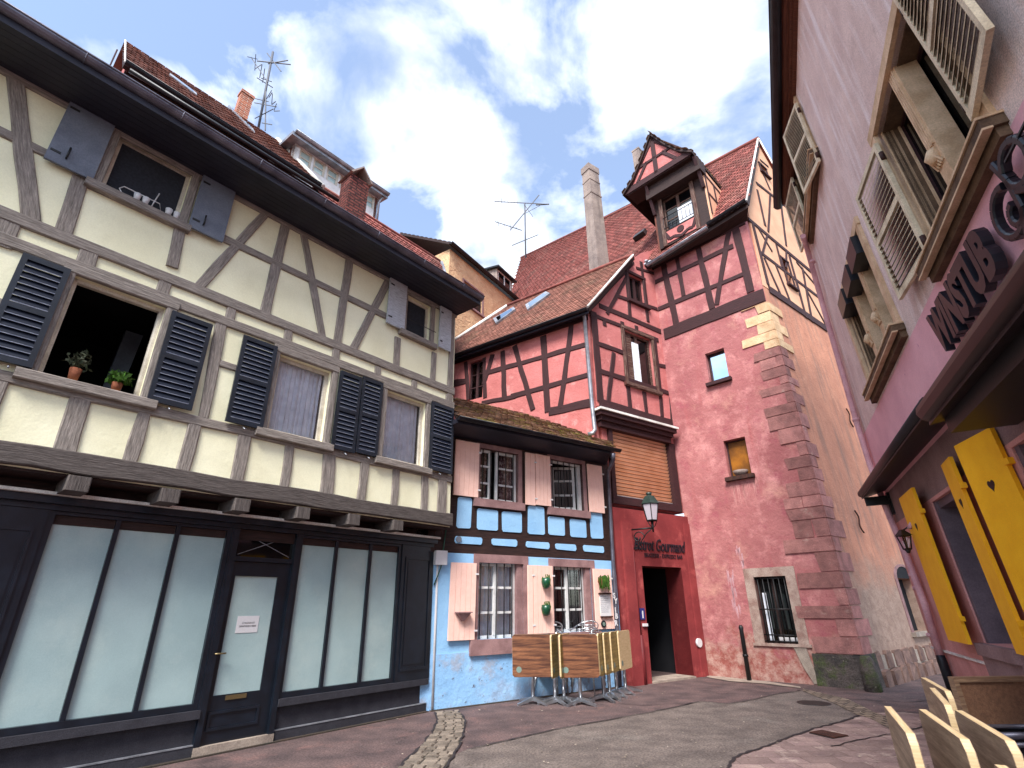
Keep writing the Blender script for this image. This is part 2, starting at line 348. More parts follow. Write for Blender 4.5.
M['teal'] = mat('teal_print', '2E7478', .5, grit=.1, bump=0)
M['greyprint'] = mat('grey_green_print', '6E8076', .5, grit=.1, bump=0)
M['board'] = mat('brown_speckled_panel', '7C5A44', .85, '6A4C3A', 30, grit=.3, gs=200, bump=.2)
M['boardframe'] = mat('brown_board_frame', '6A5040', .6, '8A7058', 4, grit=.25, wood=True, bump=.15)
M['asphalt'] = mat('grey_asphalt', '6C615B', .92, '554C48', 2.6, grit=.5, gs=38, bump=.6, bs=120, bd=.008, patch=[('77706A', .7, .55, .8), ('4E4648', 2.2, .64, .75)])
M['redasphalt'] = mat('reddish_asphalt', '62504E', .9, '483C3C', 2.4, grit=.5, gs=38, bump=.6, bs=120, bd=.008, patch=[('6E5450', 2.0, .54, .7), ('3C3232', 1.2, .6, .75)])
M['cobble'] = mat('yellow_grey_setts', '8A7A68', .9, '6E6056', 3, grit=.3, island=.0, brick=(.2, .13, .016, '3E342E'), bump=.9, bd=.02)
M['slabs'] = mat('pink_sandstone_paving', '8C7670', .85, '766260', 2.5, grit=.25, brick=(.38, .24, .008, '66544F'), bump=.5, bd=.012, patch=[('A6948A', 2.4, .55, .68), ('5E4C4A', 1.3, .58, .74)])
M['kerb'] = mat('pale_kerb_stone', 'A49688', .9, '84766C', 4, grit=.25, bump=.6, bs=30)
M['crack'] = mat('tarred_seam', '2C2628', .8, grit=.2, bump=.1)
M['soil'] = mat('dark_gutter_mud', '42362E', .95, '32302A', 4, grit=.4, bump=.6)
M['setts'] = mat('yellow_grey_sett_stone', '7E7266', .9, '62584F', 6, grit=.3, gs=60, bump=.6, bs=60, island=.3)
SKYX, SKYY, SKYB, CLD, SUN, EXPO = 0.879, 12.268, 1.35, 15.0, 3.1, 1.25
# ------------------------------------------------------------------ the wall planes
FA = Face(at_z(427, 711), (980, 601), (486, -765))
FB = Face(at_z(429, 711), (1330, 599), (515, -757))
FD = Face(at_z(629, 685.6), (1300, 600), (528, -715))
FE = Face(at_z(708, 676), (-40, 613), (528, -715), -1)
_k0 = FE.P(3.42, 0, 0); _k1 = FE.P(3.17, 0, 9.72)
_uf = ray(1220, 600); _uf.z = 0
FF = Face(_k0, U=_uf.normalized(), W=(_k1 - _k0) / (_k1.z - _k0.z))
FG = Face(at_z(957, 709), (782, 597), (560, -600), -1)
_c0 = FD.P(FD.at(593, 400)[0], 0, 0); _uc = -ray(-300, 616); _uc.z = 0
FC = Face(_c0, U=_uc.normalized(), W=FD.W.copy())
def ngon_w(F, pts, n=0.0): return [F.at(x, y, n) for x, y in pts]
def bars(mb, F, lst, n0, n1, n=None, wob=.012, ext=0.0, ws=1.0):
    n = n0 if n is None else n
    for b in lst:
        a0 = F.at(b[0], b[1], n); a1 = F.at(b[2], b[3], n)
        if ext: L_b = math.hypot(a1[0] - a0[0], a1[1] - a0[1]); a1 = (a1[0] + (a1[0] - a0[0]) / L_b * ext, a1[1] + (a1[1] - a0[1]) / L_b * ext)
        b = list(b); b[4] *= ws
        if len(b) > 5:
            if b[5] == 'h': w = (a0[1] + a1[1]) / 2; a0 = (a0[0], w); a1 = (a1[0], w)
            if b[5] == 'v': u = (a0[0] + a1[0]) / 2; a0 = (u, a0[1]); a1 = (u, a1[1])
        mb.bar(F, a0, a1, b[4], n0, n1 + random.uniform(-.003, .003), wob)
def inset(r, d): return (r[0] - d, r[1] + d, r[2] - d, r[3] + d)
def casement(F, r, parent, n, fm, pm, cols=1, rows=1, fw=.06, mw=.025, gap=None, name='window', curtain=None, back=None, label=None):
    """frame + pane (+ curtain) of one window, its face n along the wall normal"""
    u0, u1, w0, w1 = r; mb = MB()
    mb.box(F, u0, u1, n, n + .05, w0, w0 + fw); mb.box(F, u0, u1, n, n + .05, w1 - fw, w1)
    mb.box(F, u0, u0 + fw, n, n + .05, w0 + fw, w1 - fw); mb.box(F, u1 - fw, u1, n, n + .05, w0 + fw, w1 - fw)
    for c in range(1, cols):
        u = u0 + (u1 - u0) * c / cols; mb.box(F, u - fw * .8, u + fw * .8, n, n + .055, w0 + fw, w1 - fw)
    for k in range(1, rows):
        w = w0 + (w1 - w0) * k / rows; mb.box(F, u0 + fw, u1 - fw, n + .005, n + .04, w - mw, w + mw)
    o = mb.build(name, fm, parent, label)
    MB().box(F, u0 + fw * .5, u1 - fw * .5, n + .012, n + .02, w0 + fw * .5, w1 - fw * .5).build('pane', pm, o)
    if curtain:
        c = MB(); k = 28; a = u0 + fw; b = u1 - fw
        for s_ in (0,):
            prev = None
            for i in range(k + 1):
                u = a + (b - a) * i / k; d = -.07 + .018 * math.sin(i * 2.3) + .01 * math.sin(i * 5.1)
                p = (F.P(u, n + d, w0 + .02), F.P(u, n + d, w1 - .02))
                if prev: c.face([prev[0], p[0], p[1], prev[1]], smooth=True)
                prev = p
        c.build('curtain', curtain, o)
    if back: interior(F, inset(r, .25), n - .02, back, o)
    return o
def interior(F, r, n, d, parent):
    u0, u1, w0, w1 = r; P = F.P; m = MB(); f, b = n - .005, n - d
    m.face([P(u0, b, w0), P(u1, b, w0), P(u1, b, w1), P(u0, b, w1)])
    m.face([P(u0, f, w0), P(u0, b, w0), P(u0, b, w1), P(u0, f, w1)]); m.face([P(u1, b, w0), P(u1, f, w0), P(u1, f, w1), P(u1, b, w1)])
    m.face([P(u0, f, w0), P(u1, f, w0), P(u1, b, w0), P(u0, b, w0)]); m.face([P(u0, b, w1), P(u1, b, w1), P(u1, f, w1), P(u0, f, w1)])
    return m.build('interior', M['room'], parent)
def louvre(F, r, parent, n, fm, sm_, secs=2, fw=.055, pitch=.052, th=.035, name='shutter', horiz_mid=True, label=None):
    u0, u1, w0, w1 = r; mb = MB()
    mb.box(F, u0, u0 + fw, n, n + th, w0, w1); mb.box(F, u1 - fw, u1, n, n + th, w0, w1)
    hs = [w0 + (w1 - w0) * k / secs for k in range(secs + 1)]
    for k, h in enumerate(hs):
        a, b = (h, h + fw * 1.2) if k == 0 else (h - fw * 1.2, h) if k == secs else (h - fw * .6, h + fw * .6)
        mb.box(F, u0 + fw, u1 - fw, n + .001, n + th - .001, a, b)
    o = mb.build(name, fm, parent, label); sl = MB(); ed = MB()
    for k in range(secs):
        a, b = hs[k] + fw * (1.2 if k == 0 else .6), hs[k + 1] - fw * (1.2 if k == secs - 1 else .6)
        m_ = max(3, int((b - a) / pitch)); st = (b - a) / m_
        for i in range(m_):
            w = a + st * i; P = F.P; x0, x1 = u0 + fw - .004, u1 - fw + .004
            sl.hexa([P(x0, n + th - .002, w + .004), P(x1, n + th - .002, w + .004), P(x1, n + .004, w + st * 1.02), P(x0, n + .004, w + st * 1.02),
                     P(x0, n + th - .002, w + .016), P(x1, n + th - .002, w + .016), P(x1, n + .004, w + st * 1.02 + .012), P(x0, n + .004, w + st * 1.02 + .012)])
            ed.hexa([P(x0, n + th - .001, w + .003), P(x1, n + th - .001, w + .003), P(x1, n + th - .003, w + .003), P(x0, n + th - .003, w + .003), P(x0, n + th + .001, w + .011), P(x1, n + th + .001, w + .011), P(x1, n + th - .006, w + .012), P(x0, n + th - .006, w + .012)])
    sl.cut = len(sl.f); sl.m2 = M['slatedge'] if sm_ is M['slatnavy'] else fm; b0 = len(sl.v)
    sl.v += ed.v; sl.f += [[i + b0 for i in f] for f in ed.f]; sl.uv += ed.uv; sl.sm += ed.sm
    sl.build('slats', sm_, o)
    return o
def solid_shutter(F, r, parent, n, m, hm='iron', th=.035, label=None):
    u0, u1, w0, w1 = r
    o = MB().box(F, u0, u1, n, n + th, w0, w1).build('shutter', m, parent, label)
    for w in (w0 + (w1 - w0) * .15, w1 - (w1 - w0) * .15): MB().box(F, u0 + .02, u0 + (u1 - u0) * .25, n + th, n + th + .008, w - .015, w + .015).build('hinge', M[hm], o)
    return o
def planks(F, r, n, th, m, parent, pw=.105):
    u0, u1, w0, w1 = r; k = max(1, round((u1 - u0) / pw)); mb = MB(); mb.box(F, u0, u1, n, n + th - .008, w0, w1)
    for i in range(k): mb.box(F, u0 + (u1 - u0) * i / k + .004, u0 + (u1 - u0) * (i + 1) / k - .004, n + .004, n + th + random.uniform(-.001, .001), w0 + .001, w1 - .001)
    return mb.build('shutter', m, parent)
def ctr(pts):
    s = V((0, 0, 0))
    for p in pts: s += p
    return s / len(pts)
def tiles(mb, P0, S, T, poly, tw=.17, ch=.16, lift=.022, tip=True):
    """real overlapping tiles over the roof plane P0 + s*S + t*T inside the (s,t) polygon"""
    N_ = S.cross(T).normalized()
    def inside(s, t):
        r = False; k = len(poly)
        for i in range(k):
            (a, b), (c, d) = poly[i], poly[(i + 1) % k]
            if (b > t) != (d > t) and s < (c - a) * (t - b) / (d - b) + a: r = not r
        return r
    s0 = min(p[0] for p in poly); s1 = max(p[0] for p in poly); t0 = min(p[1] for p in poly); t1 = max(p[1] for p in poly)
    row = 0; t = t0
    while t < t1:
        s = s0 - (tw / 2 if row % 2 else 0)
        while s < s1:
            if inside(s + tw / 2, t + ch * .5):
                j = random.uniform(-.006, .006); l = lift + random.uniform(-.005, .006); g = tw * .04
                P = lambda a, b, h: P0 + S * a + T * b + N_ * h
                if tip: front = [(s + g, t + ch * .22 + j), (s + tw * .3, t + j), (s + tw * .7, t + j), (s + tw - g, t + ch * .22 + j)]
                else: front = [(s + g, t + j), (s + tw - g, t + j)]
                mb.face([P(a, b, l + .012) for a, b in front] + [P(s + tw - g, t + ch * 1.3, .014), P(s + g, t + ch * 1.3, .014)])
                for (a, b), (c, d) in zip(front[:-1], front[1:]): mb.face([P(a, b, l - .012), P(c, d, l - .012), P(c, d, l + .012), P(a, b, l + .012)])
            s += tw
        t += ch; row += 1
def roof_axes(P0, P1, X):     # eave P0->P1, X any other point of the roof plane
    S = (P1 - P0).normalized(); N_ = S.cross(X - P0).normalized(); T = N_.cross(S).normalized()
    if T.z < 0: T = -T
    return S, T, S.cross(T).normalized()
def st(P0, S, T, p): return ((p - P0).dot(S), (p - P0).dot(T))
def text_mesh(mb, F, s, u, w, n0, th, size, shear=0.0, wscale=1.0, width=None, thick=0.0):
    cu = bpy.data.curves.new('lettering', 'FONT'); cu.body = s; cu.size = size; cu.extrude = th / 2; cu.shear = shear; cu.resolution_u = 3; cu.offset = thick
    ob = bpy.data.objects.new('lettering', cu); COL.objects.link(ob)
    dg = bpy.context.evaluated_depsgraph_get(); me = bpy.data.meshes.new_from_object(ob.evaluated_get(dg))
    vs = [v.co.copy() for v in me.vertices]; fs = [list(p.vertices) for p in me.polygons]
    x0 = min(v.x for v in vs); x1 = max(v.x for v in vs); k = (width / (x1 - x0)) if width else wscale
    for f in fs: mb.face([F.P(u + (vs[i].x - x0) * k, n0 + th / 2 + vs[i].z, w + vs[i].y) for i in f])
    bpy.data.objects.remove(ob); bpy.data.curves.remove(cu); bpy.data.meshes.remove(me)
    return mb

# ================================================================== A: cream half-timbered house with the navy shopfront
A = thing('timber_framed_house', 'cream plaster house with grey timbers, navy louvred shutters and an empty dark navy shopfront', 'house', FA.P(-4, 0, 0))
NA = .45
WT = (FA.at(0, 60, NA)[1] + FA.at(387, 280, NA)[1]) / 2
L_, R_ = -11.5, -.02
qW = {'w1': [(76, 276), (166.7, 308.3), (138.3, 398.3), (36.7, 373.3)], 'w2': [(281.6, 354.7), (331.8, 372.3), (321.3, 442.6), (263.3, 430.3)],
      'w3': [(387.7, 391), (426.7, 403.4), (421.3, 467.5), (379.8, 458)], 'w0': [(121.7, 133.3), (192.7, 175), (176.7, 221.7), (101, 186.7)],
      'w4': [(408, 295.3), (430.6, 307), (428.3, 343.8), (404, 330.5)]}
RA = {k: FA.rc(q, NA) for k, q in qW.items()}
outer = [(L_, 2.97), (R_, 2.97), (R_, WT + .06), (L_, WT + .06)]
MB().wall(FA, outer, list(RA.values()), NA, .14, 1.2).build('upper_wall', M['cream'], A)
mb = MB(); T0, T1 = NA, NA + .036
hz = [(0, 207, 446, 397, .16), (0, 233, 440, 412, .13)]
wU = [FA.at(123, 260, NA)[1], FA.at(330, 348.5, NA)[1]]; wU = sum(wU) / 2 + .04
wL = (FA.at(60, 262, NA)[1] + FA.at(237, 326, NA)[1] + FA.at(414, 391, NA)[1]) / 3
def hb(w, wd, u0=L_, u1=R_, n1=T1): mb.bar(FA, (u0, w), (u1, w), wd * .92, T0, n1, .008)
hb(wU, .17, n1=T1 + .006); hb(wL, .16, n1=T1 + .006); hb(WT - .03, .18, n1=T1 + .012)
wP = (FA.at(45, 393, NA)[1] + FA.at(220, 427, NA)[1] + FA.at(395, 472, NA)[1]) / 3   # rail over the lower panels
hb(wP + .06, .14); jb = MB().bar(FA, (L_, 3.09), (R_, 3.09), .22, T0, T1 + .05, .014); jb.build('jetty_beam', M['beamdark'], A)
wM = (FA.at(20, 134, NA)[1] + FA.at(300, 276, NA)[1] + FA.at(360, 308, NA)[1]) / 3
u0w0, u1w0 = RA['w0'][0] - .14, RA['w0'][1] + .14
mb.bar(FA, (L_, wM), (u0w0, wM), .12, T0, T1 - .004, .01); mb.bar(FA, (u1w0, wM), (RA['w4'][0] - .1, wM), .12, T0, T1 - .004, .01)
bars(mb, FA, [(13, 63, 30, 213, .2), (80, 178, 65, 228, .19), (180, 228, 173, 262, .17), (266.8, 212, 201.8, 283, .15),
    (286, 222, 265, 311, .18), (302.7, 231, 321.3, 335, .15), (349.4, 259, 337, 341, .18), (388, 281, 354.7, 346, .17),
    (397.6, 338, 396, 364, .16), (433.8, 353, 432, 380, .14), (452.4, 312, 449, 400, .16),
    (10, 222, 3, 240, .22), (89, 252, 85, 264, .22), (166, 280, 162, 292, .18), (231.6, 307, 229, 320, .16), (288.6, 330, 287, 342, .15), (336, 349, 335, 360, .15), (377.5, 367, 377, 378, .15), (414, 381, 413, 391, .15)], T0, T1 - .004, ext=.09, ws=.86, wob=.007)
# posts of the first floor
bars(mb, FA, [(221, 322, 203, 418, .14), (3, 300, -28, 400, .2), (449, 396, 441, 516, .18)], T0, T1 - .006)
wx = FA.at(228, 366, NA)[1]; mb.bar(FA, (FA.at(208, 362, NA)[0], wx), (FA.at(240, 370, NA)[0], wx), .1, T0, T1 - .008)
for x0, x1 in ((-9, 9), (58, 88) , (139, 148), (186, 200), (239.4, 252), (285.4, 295), (323.8, 337), (360, 368), (393, 398.6), (422, 428), (438, 446)):
    xm = (x0 + x1) / 2; y = 388 + (xm - 23) * .219
    if x0 == 58: xm = 81; y = 404
    u = FA.at(xm, y, NA)[0]; wd = max(.14, min(.22, abs(FA.at(x1, y, NA)[0] - FA.at(x0, y, NA)[0])))
    if x0 == 58: wd = .2
    mb.bar(FA, (u, 3.1), (u + random.uniform(-.02, .02), wP), wd, T0, T1 - .004, .012)
u_ = L_ + .3
while u_ < FA.at(-60, 380, NA)[0]:
    mb.bar(FA, (u_, 3.1), (u_, wP), .18, T0, T1 - .004, .012)
    if u_ < -8.6: mb.bar(FA, (u_ + .1, wU), (u_, WT), .18, T0, T1 - .004, .012)
    u_ += .75
mb.build('timber_frame', M['greytimber'], A)
# window surrounds, casements, sills
def surround(F, r, n0, n1, parent, m, j=.12, head=.12, sill=.12, over=.0):
    mb = MB(); u0, u1, w0, w1 = r
    mb.bar(F, (u0 - j / 2, w0 - sill * .4), (u0 - j / 2, w1 + head * .5), j, n0, n1, .004); mb.bar(F, (u1 + j / 2, w0 - sill * .4), (u1 + j / 2, w1 + head * .5), j, n0, n1, .004)
    mb.bar(F, (u0 - j - over, w1 + head / 2), (u1 + j + over, w1 + head / 2), head, n0, n1 + .01, .004)
    mb.build('window_surround', m, parent)
    return MB().bar(F, (u0 - j - over - .05, w0 - sill / 2), (u1 + j + over + .05, w0 - sill / 2), sill, n0, n1 + .05).build('sill', m, parent)
for k in RA: surround(FA, RA[k], NA + .001, NA + .05, A, M['greytimber'], j=.11 if k != 'w1' else .13)
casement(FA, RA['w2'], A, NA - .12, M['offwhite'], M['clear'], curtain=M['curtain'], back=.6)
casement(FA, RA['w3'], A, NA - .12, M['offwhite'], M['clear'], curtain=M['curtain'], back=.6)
casement(FA, RA['w0'], A, NA - .12, M['offwhite'], M['screen'], fw=.045)
casement(FA, RA['w4'], A, NA - .12, M['offwhite'], M['screen'], fw=.05)
r = RA['w1']; o = MB()
for a, b in (((r[0], r[2]), (r[1], r[2])), ((r[0], r[3]), (r[1], r[3])), ((r[0], r[2]), (r[0], r[3])), ((r[1], r[2]), (r[1], r[3]))): o.bar(FA, a, b, .09, NA - .13, NA - .06)
o = o.build('window', M['offwhite'], A, 'wide open window with a dark room behind')
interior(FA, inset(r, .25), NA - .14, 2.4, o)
MB().hexa([FA.P(r[0] + .8, NA - 1.6, r[2] + .3), FA.P(r[0] + 1.0, NA - 1.6, r[2] + .3), FA.P(r[0] + 1.0, NA - 1.5, r[2] + .3), FA.P(r[0] + .8, NA - 1.5, r[2] + .3),
           FA.P(r[1] - .1, NA - 1.6, r[3] + .2), FA.P(r[1] + .12, NA - 1.6, r[3] + .2), FA.P(r[1] + .12, NA - 1.5, r[3] + .2), FA.P(r[1] - .1, NA - 1.5, r[3] + .2)]).build('roof_strut', M['greyshutter'], o)
# railing wire of the top right window
q = RA['w4']; MB().tube([FA.P(q[0], NA + .1, q[2] + .25), FA.P(q[1] + .1, NA + .1, q[2] + .25)], .008, 5).build('window_rail', M['iron'], A)
# shutters
for q in ([(15, 250), (70.7, 268.3), (33.3, 368.3), (-14, 357)], [(173, 310), (213.3, 325), (191.7, 410), (146.7, 400)], [(244, 336.4), (280.9, 345.9), (259.8, 428.5), (225.3, 420.8)],
          [(342.4, 371.2), (364, 377.4), (353, 452.4), (330, 447.9)], [(365, 377.6), (384.6, 382.8), (375.8, 456), (353.6, 452.4)], [(433.8, 403), (455, 408), (451, 473), (427.8, 469.8)]):
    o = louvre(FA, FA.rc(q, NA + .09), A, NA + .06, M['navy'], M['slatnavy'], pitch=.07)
    rr = FA.rc(q, NA + .09); MB().tube([FA.P(rr[0] + .25, NA + .05, rr[2] - .02), FA.P(rr[0] + .25, NA + .14, rr[2] - .07)], .01, 5).build('shutter_stay', M['zinc'], o)
for q in ([(70.7, 96.7), (116.7, 121.7), (93.3, 180), (45, 158.3)], [(205, 173.3), (237.3, 191.7), (221.7, 240.7), (187.3, 226.7)]):
    rr = FA.rc(q, NA + .09); o = solid_shutter(FA, rr, A, NA + .06, M['greyshutter'], label='plain faded blue grey shutter')
    MB().tube([FA.P(rr[1] - .3, NA + .1, rr[2] + .12), FA.P(rr[1] - .3, NA + .13, rr[2] + .12), FA.P(rr[1] - .3, NA + .13, rr[2] + .28)], .012, 5).build('latch', M['iron'], o)
for q in ([(392.3, 276.6), (408.3, 286.7), (403.3, 331), (385.3, 320.3)], [(441, 305.5), (452.8, 312.5), (449.4, 350.8), (438.8, 346.9)]):
    solid_shutter(FA, FA.rc(q, NA + .09), A, NA + .06, M['whiteshutter'], label='peeling whitish wooden shutter')
# eave: soffit boards, gutter, roof
gw = 7.72; gn = 1.22
P = FA.P; sb = MB()
sb.hexa([P(L_, NA - .1, WT + .02), P(.0, NA - .1, WT + .02), P(.0, gn - .08, gw - .12), P(L_, gn - .08, gw - .12), P(L_, NA - .1, WT + .2), P(.0, NA - .1, WT + .2), P(.0, gn - .08, gw - .02), P(L_, gn - .08, gw - .02)])
[sb.box(FA, L_, -.0, NA + .03 + i * .105, NA + .125 + i * .105, WT - .045 + i * (gw - .14 - WT + .0) / 6.5, WT + .06 + i * (gw - .14 - WT) / 6.5) for i in range(7)]
sb.build('soffit', M['soffit'], A)
def gutter(F, u0, u1, n, w, r, m, parent, name='gutter', joints=1.05):
    mb = MB(); k = 9; pr = None
    for i in range(k):
        a = math.pi * (1 + i / (k - 1)); q = (n + r * math.cos(a), w + r * math.sin(a) * 1.05)
        if pr: mb.face([F.P(u0, pr[0], pr[1]), F.P(u0, q[0], q[1]), F.P(u1, q[0], q[1]), F.P(u1, pr[0], pr[1])][::-1], smooth=True)
        pr = q
    mb.tube([F.P(u0, n + r, w), F.P(u1, n + r, w)], .014, 6); mb.box(F, u0, u1, n - r - .02, n + r - .01, w - .02, w - .012)
    for u in (u0, u1): mb.face([F.P(u, n + r * math.cos(math.pi * (1 + i / 8)), w + r * 1.05 * math.sin(math.pi * (1 + i / 8))) for i in range(9)])
    u = u0 + .4
    while u < u1 and joints:
        pts = [F.P(u, n + (r + .006) * math.cos(math.pi * (1 + i / 8)), w + (r + .006) * 1.05 * math.sin(math.pi * (1 + i / 8))) for i in range(9)]
        mb.tube(pts, .008, 4); u += joints
    return mb.build(name, m, parent)
gutter(FA, L_, .02, gn, gw, .085, M['gutter'], A)
MB().slab([P(L_, gn - .12, gw + .09), P(0, gn - .12, gw + .09), P(0, -2.6, gw + 3.2), P(L_, -2.6, gw + 3.2)], V((0, -.2, 1)).normalized(), .1).build('roof', M['tilered'], A)
# jetty underside, beam ends
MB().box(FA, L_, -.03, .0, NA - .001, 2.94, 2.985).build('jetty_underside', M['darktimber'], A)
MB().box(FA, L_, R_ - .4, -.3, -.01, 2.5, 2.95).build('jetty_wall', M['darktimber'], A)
for x, y in ((79, 482), (171, 493), (242.5, 503), (303.5, 511), (354, 519), (398, 524)):
    u = FA.at(x, y, NA + .08)[0]
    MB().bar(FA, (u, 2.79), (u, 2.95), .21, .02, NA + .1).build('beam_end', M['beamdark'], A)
# shopfront
sf = MB(); hs = 2.64
sf.box(FA, L_, -.02, 0, .14, 2.70, 2.78).box(FA, L_, -.02, 0, .07, hs, 2.70)
sf.build('shop_cornice', M['shopnavy'], A); MB().box(FA, L_, 0, .0, .2, 2.782, 2.815).build('cornice_flashing', M['stringc'], A)
def px_u(x, y): return FA.at(x, y)[0]
g1 = FA.rc([(52.3, 517), (225.5, 531.8), (194.3, 699.6), (-8, 675)]); g1 = (px_u(40, 560), g1[1], .56, 2.6)
g2 = FA.rc([(302.3, 540.2), (398.5, 548.2), (389.7, 674.5), (281.4, 689.4)]); g2 = (g2[0], g2[1], .56, 2.6)
def shopwin(r, mull):
    u0, u1, w0, w1 = r; mb = MB(); d = .06
    mb.box(FA, u0 - d, u1 + d, -.05, .03, w0 - .07, w0).box(FA, u0 - d, u1 + d, -.05, .03, w1, hs).box(FA, u0 - d, u0, -.05, .03, w0, w1).box(FA, u1, u1 + d, -.05, .03, w0, w1)
    for u in mull: mb.box(FA, u - .025, u + .025, -.05, .02, w0, w1)
    o = mb.build('shop_window', M['shopnavy'], A); ed = [u0] + mull + [u1]
    for a, b in zip(ed[:-1], ed[1:]): MB().box(FA, a + (.0251 if a != u0 else 0), b - (.0251 if b != u1 else 0), -.03, -.022, w0 + .001, w1 - .001).build('pane', M['frost'], o)
    return o
shopwin(g1, [px_u(90.6, 620), px_u(157, 618)]); shopwin(g2, [px_u(329, 613), px_u(365, 613)])
dr = FA.rc([(231.6, 565), (289.7, 566.8), (267, 742.6), (197.7, 751.6)]); d0, d1 = dr[0], dr[1]
wst = .1
# riser walls and stone sills
for a, b in ((L_, d0 - .07), (d1 + .07, -.05)):
    MB().box(FA, a, b, -.3, -.01, -.02, .42).build('stall_riser', M['riser'], A)
    MB().box(FA, a, b, -.1, .07, .40, .49).build('riser_sill', M['riser'], A)
    MB().box(FA, a, b, -.01, .03, -.02, .12).build('riser_skirting', M['riser'], A); MB().box(FA, a, b, -.01, .035, .12, .132).build('skirting_edge', M['zinc'], A)
for a, b in ((d0 - .07, d0), (d1, d1 + .07)): MB().box(FA, a, b, -.06, .05, 0, hs).build('door_post', M['shopnavy'], A)
MB().box(FA, d0 - .07, d1 + .07, -.2, .06, 0, wst).build('door_step', M['kerb'], A)
tr = (d0, d1, FA.at(262, 560)[1] + .03, hs)
mb = MB().box(FA, tr[0], tr[1], -.05, .03, tr[2] - .06, tr[2]).build('transom_window', M['shopnavy'], A)
t2 = MB().box(FA, tr[0], tr[1], -.04, -.032, tr[2], tr[3]).build('pane', M['darkpane'], mb)
x_ = MB(); x_.tube([P(tr[0] + .05, -.02, tr[2] + .03), P(tr[1] - .05, -.02, tr[3] - .03)], .005, 4); x_.tube([P(tr[0] + .05, -.02, tr[3] - .03), P(tr[1] - .05, -.02, tr[2] + .03)], .005, 4); x_.build('wire_cross', M['zinc'], mb)
gl = FA.rc([(235.5, 574.8), (277.4, 578), (261.3, 690.3), (213.9, 695.8)]); dt = tr[2] - .065
mb = MB(); mb.box(FA, d0, gl[0], -.06, -.01, wst, dt).box(FA, gl[1], d1, -.06, -.01, wst, dt).box(FA, gl[0], gl[1], -.06, -.01, gl[3], dt).box(FA, gl[0], gl[1], -.06, -.01, wst, gl[2])
mb.box(FA, gl[0] - .02, gl[1] + .02, -.01, .008, wst + .14, wst + .17).box(FA, gl[0] - .02, gl[1] + .02, -.01, .008, gl[2] - .2, gl[2] - .17)
mb.box(FA, gl[0] - .02, gl[0] + .01, -.01, .008, wst + .17, gl[2] - .2).box(FA, gl[1] - .01, gl[1] + .02, -.01, .008, wst + .17, gl[2] - .2)
door = mb.build('door', M['shopnavy'], A)
MB().box(FA, gl[0], gl[1], -.04, -.032, gl[2], gl[3]).build('pane', M['frost'], door)
hu, hw = FA.at(214.5, 650)[0] , 1.07
h = MB(); h.box(FA, hu - .02, hu + .02, -.01, .002, hw - .14, hw + .12).tube([P(hu, -.005, hw + .02), P(hu, .05, hw + .02), P(hu + .13, .05, hw + .02)], .011, 6); h.build('handle', M['brass'], door)
lb = FA.at(236, 697.5); MB().box(FA, lb[0] - .13, lb[0] + .13, -.01, .003, lb[1] - .015, lb[1] + .035).build('letterbox', M['brass'], door)
# notice on the glass
nr = FA.rc([(239, 616.8), (260.6, 615), (258, 632), (235.5, 633.5)])
no = MB().box(FA, nr[0], nr[1], -.031, -.026, nr[2], nr[3]).build('notice', M['plate'], door)
tx = MB(); text_mesh(tx, FA, 'LE MAGASIN EST', nr[0] + .07, nr[2] + .11, -.0255, .001, .03, width=nr[1] - nr[0] - .12); text_mesh(tx, FA, 'DEFINITIVEMENT FERME', nr[0] + .04, nr[2] + .07, -.0255, .001, .03, width=nr[1] - nr[0] - .07)
tx.build('lettering', M['letter'], no)
# pilasters with panels
def pil(u0, u1, w0=.49, w1=hs):
    o = MB().box(FA, u0, u1, -.1, .05, w0, w1).build('pilaster', M['shopnavy'], A); mb = MB(); i = .08
    for a, b, c, d in ((u0 + i, u1 - i, w0 + .15, w0 + .19), (u0 + i, u1 - i, w1 - .24, w1 - .2), (u0 + i, u0 + i + .03, w0 + .19, w1 - .24), (u1 - i - .03, u1 - i, w0 + .19, w1 - .24)): mb.box(FA, a, b, .05, .066, c, d)
    mb.box(FA, u0 + i + .06, u1 - i - .06, .05, .058, w0 + .24, w1 - .3); mb.build('panel_moulding', M['shopnavy'], o)
pil(g2[1] + .06, -.03); pil(g1[0] - .95, g1[0] - .06); pil(g1[0] - 2.0, g1[0] - 1.0); pil(L_, g1[0] - 2.05)
for a, b in ((g1[1] + .06, d0 - .07), (d1 + .07, g2[0] - .06)):
    if b > a: MB().box(FA, a, b, -.05, .045, .49, hs).build('door_post', M['shopnavy'], A)
MB().box(FA, L_, -.03, -1.2, -.31, 0, 2.94).build('back_wall', M['room'], A)

# ---- things standing in A's windows
r = RA['w1']
def plant(name, label, base, h, rad, leafm, n, pot='terracotta', group=None, lw=.03, pr=.06):
    t = thing(name, label, 'plant', base, group)
    MB().tube([base, base + V((0, 0, h * .35))], [pr * .75, pr], 12).build('pot', M[pot], t)
    mb = MB(); c = base + V((0, 0, h * .35))
    for i in range(n):
        d = V((random.gauss(0, 1), random.gauss(0, 1), random.uniform(.1, 1.6))).normalized(); q = c + V((d.x * rad, d.y * rad, d.z * h * .65)) * random.uniform(.35, 1)
        a = V((random.uniform(-1, 1), random.uniform(-1, 1), random.uniform(-.4, 1))).normalized() * lw; b = a.cross(V((random.random(), random.random(), random.random()))).normalized() * lw * .6
        mb.face([q - a, q + b, q + a * 1.2, q - b])
    for i in range(7):
        d = V((random.gauss(0, .5), random.gauss(0, .5), 1)).normalized(); mb.tube([c - V((0, 0, .02)), c + V((d.x * rad, d.y * rad, d.z * h * .55))], .004, 3)
    mb.build('foliage', M[leafm], t); return t
def on_face(F, x, y, n, w): u = F.at(x, y, n)[0]; return F.P(u, n, w)
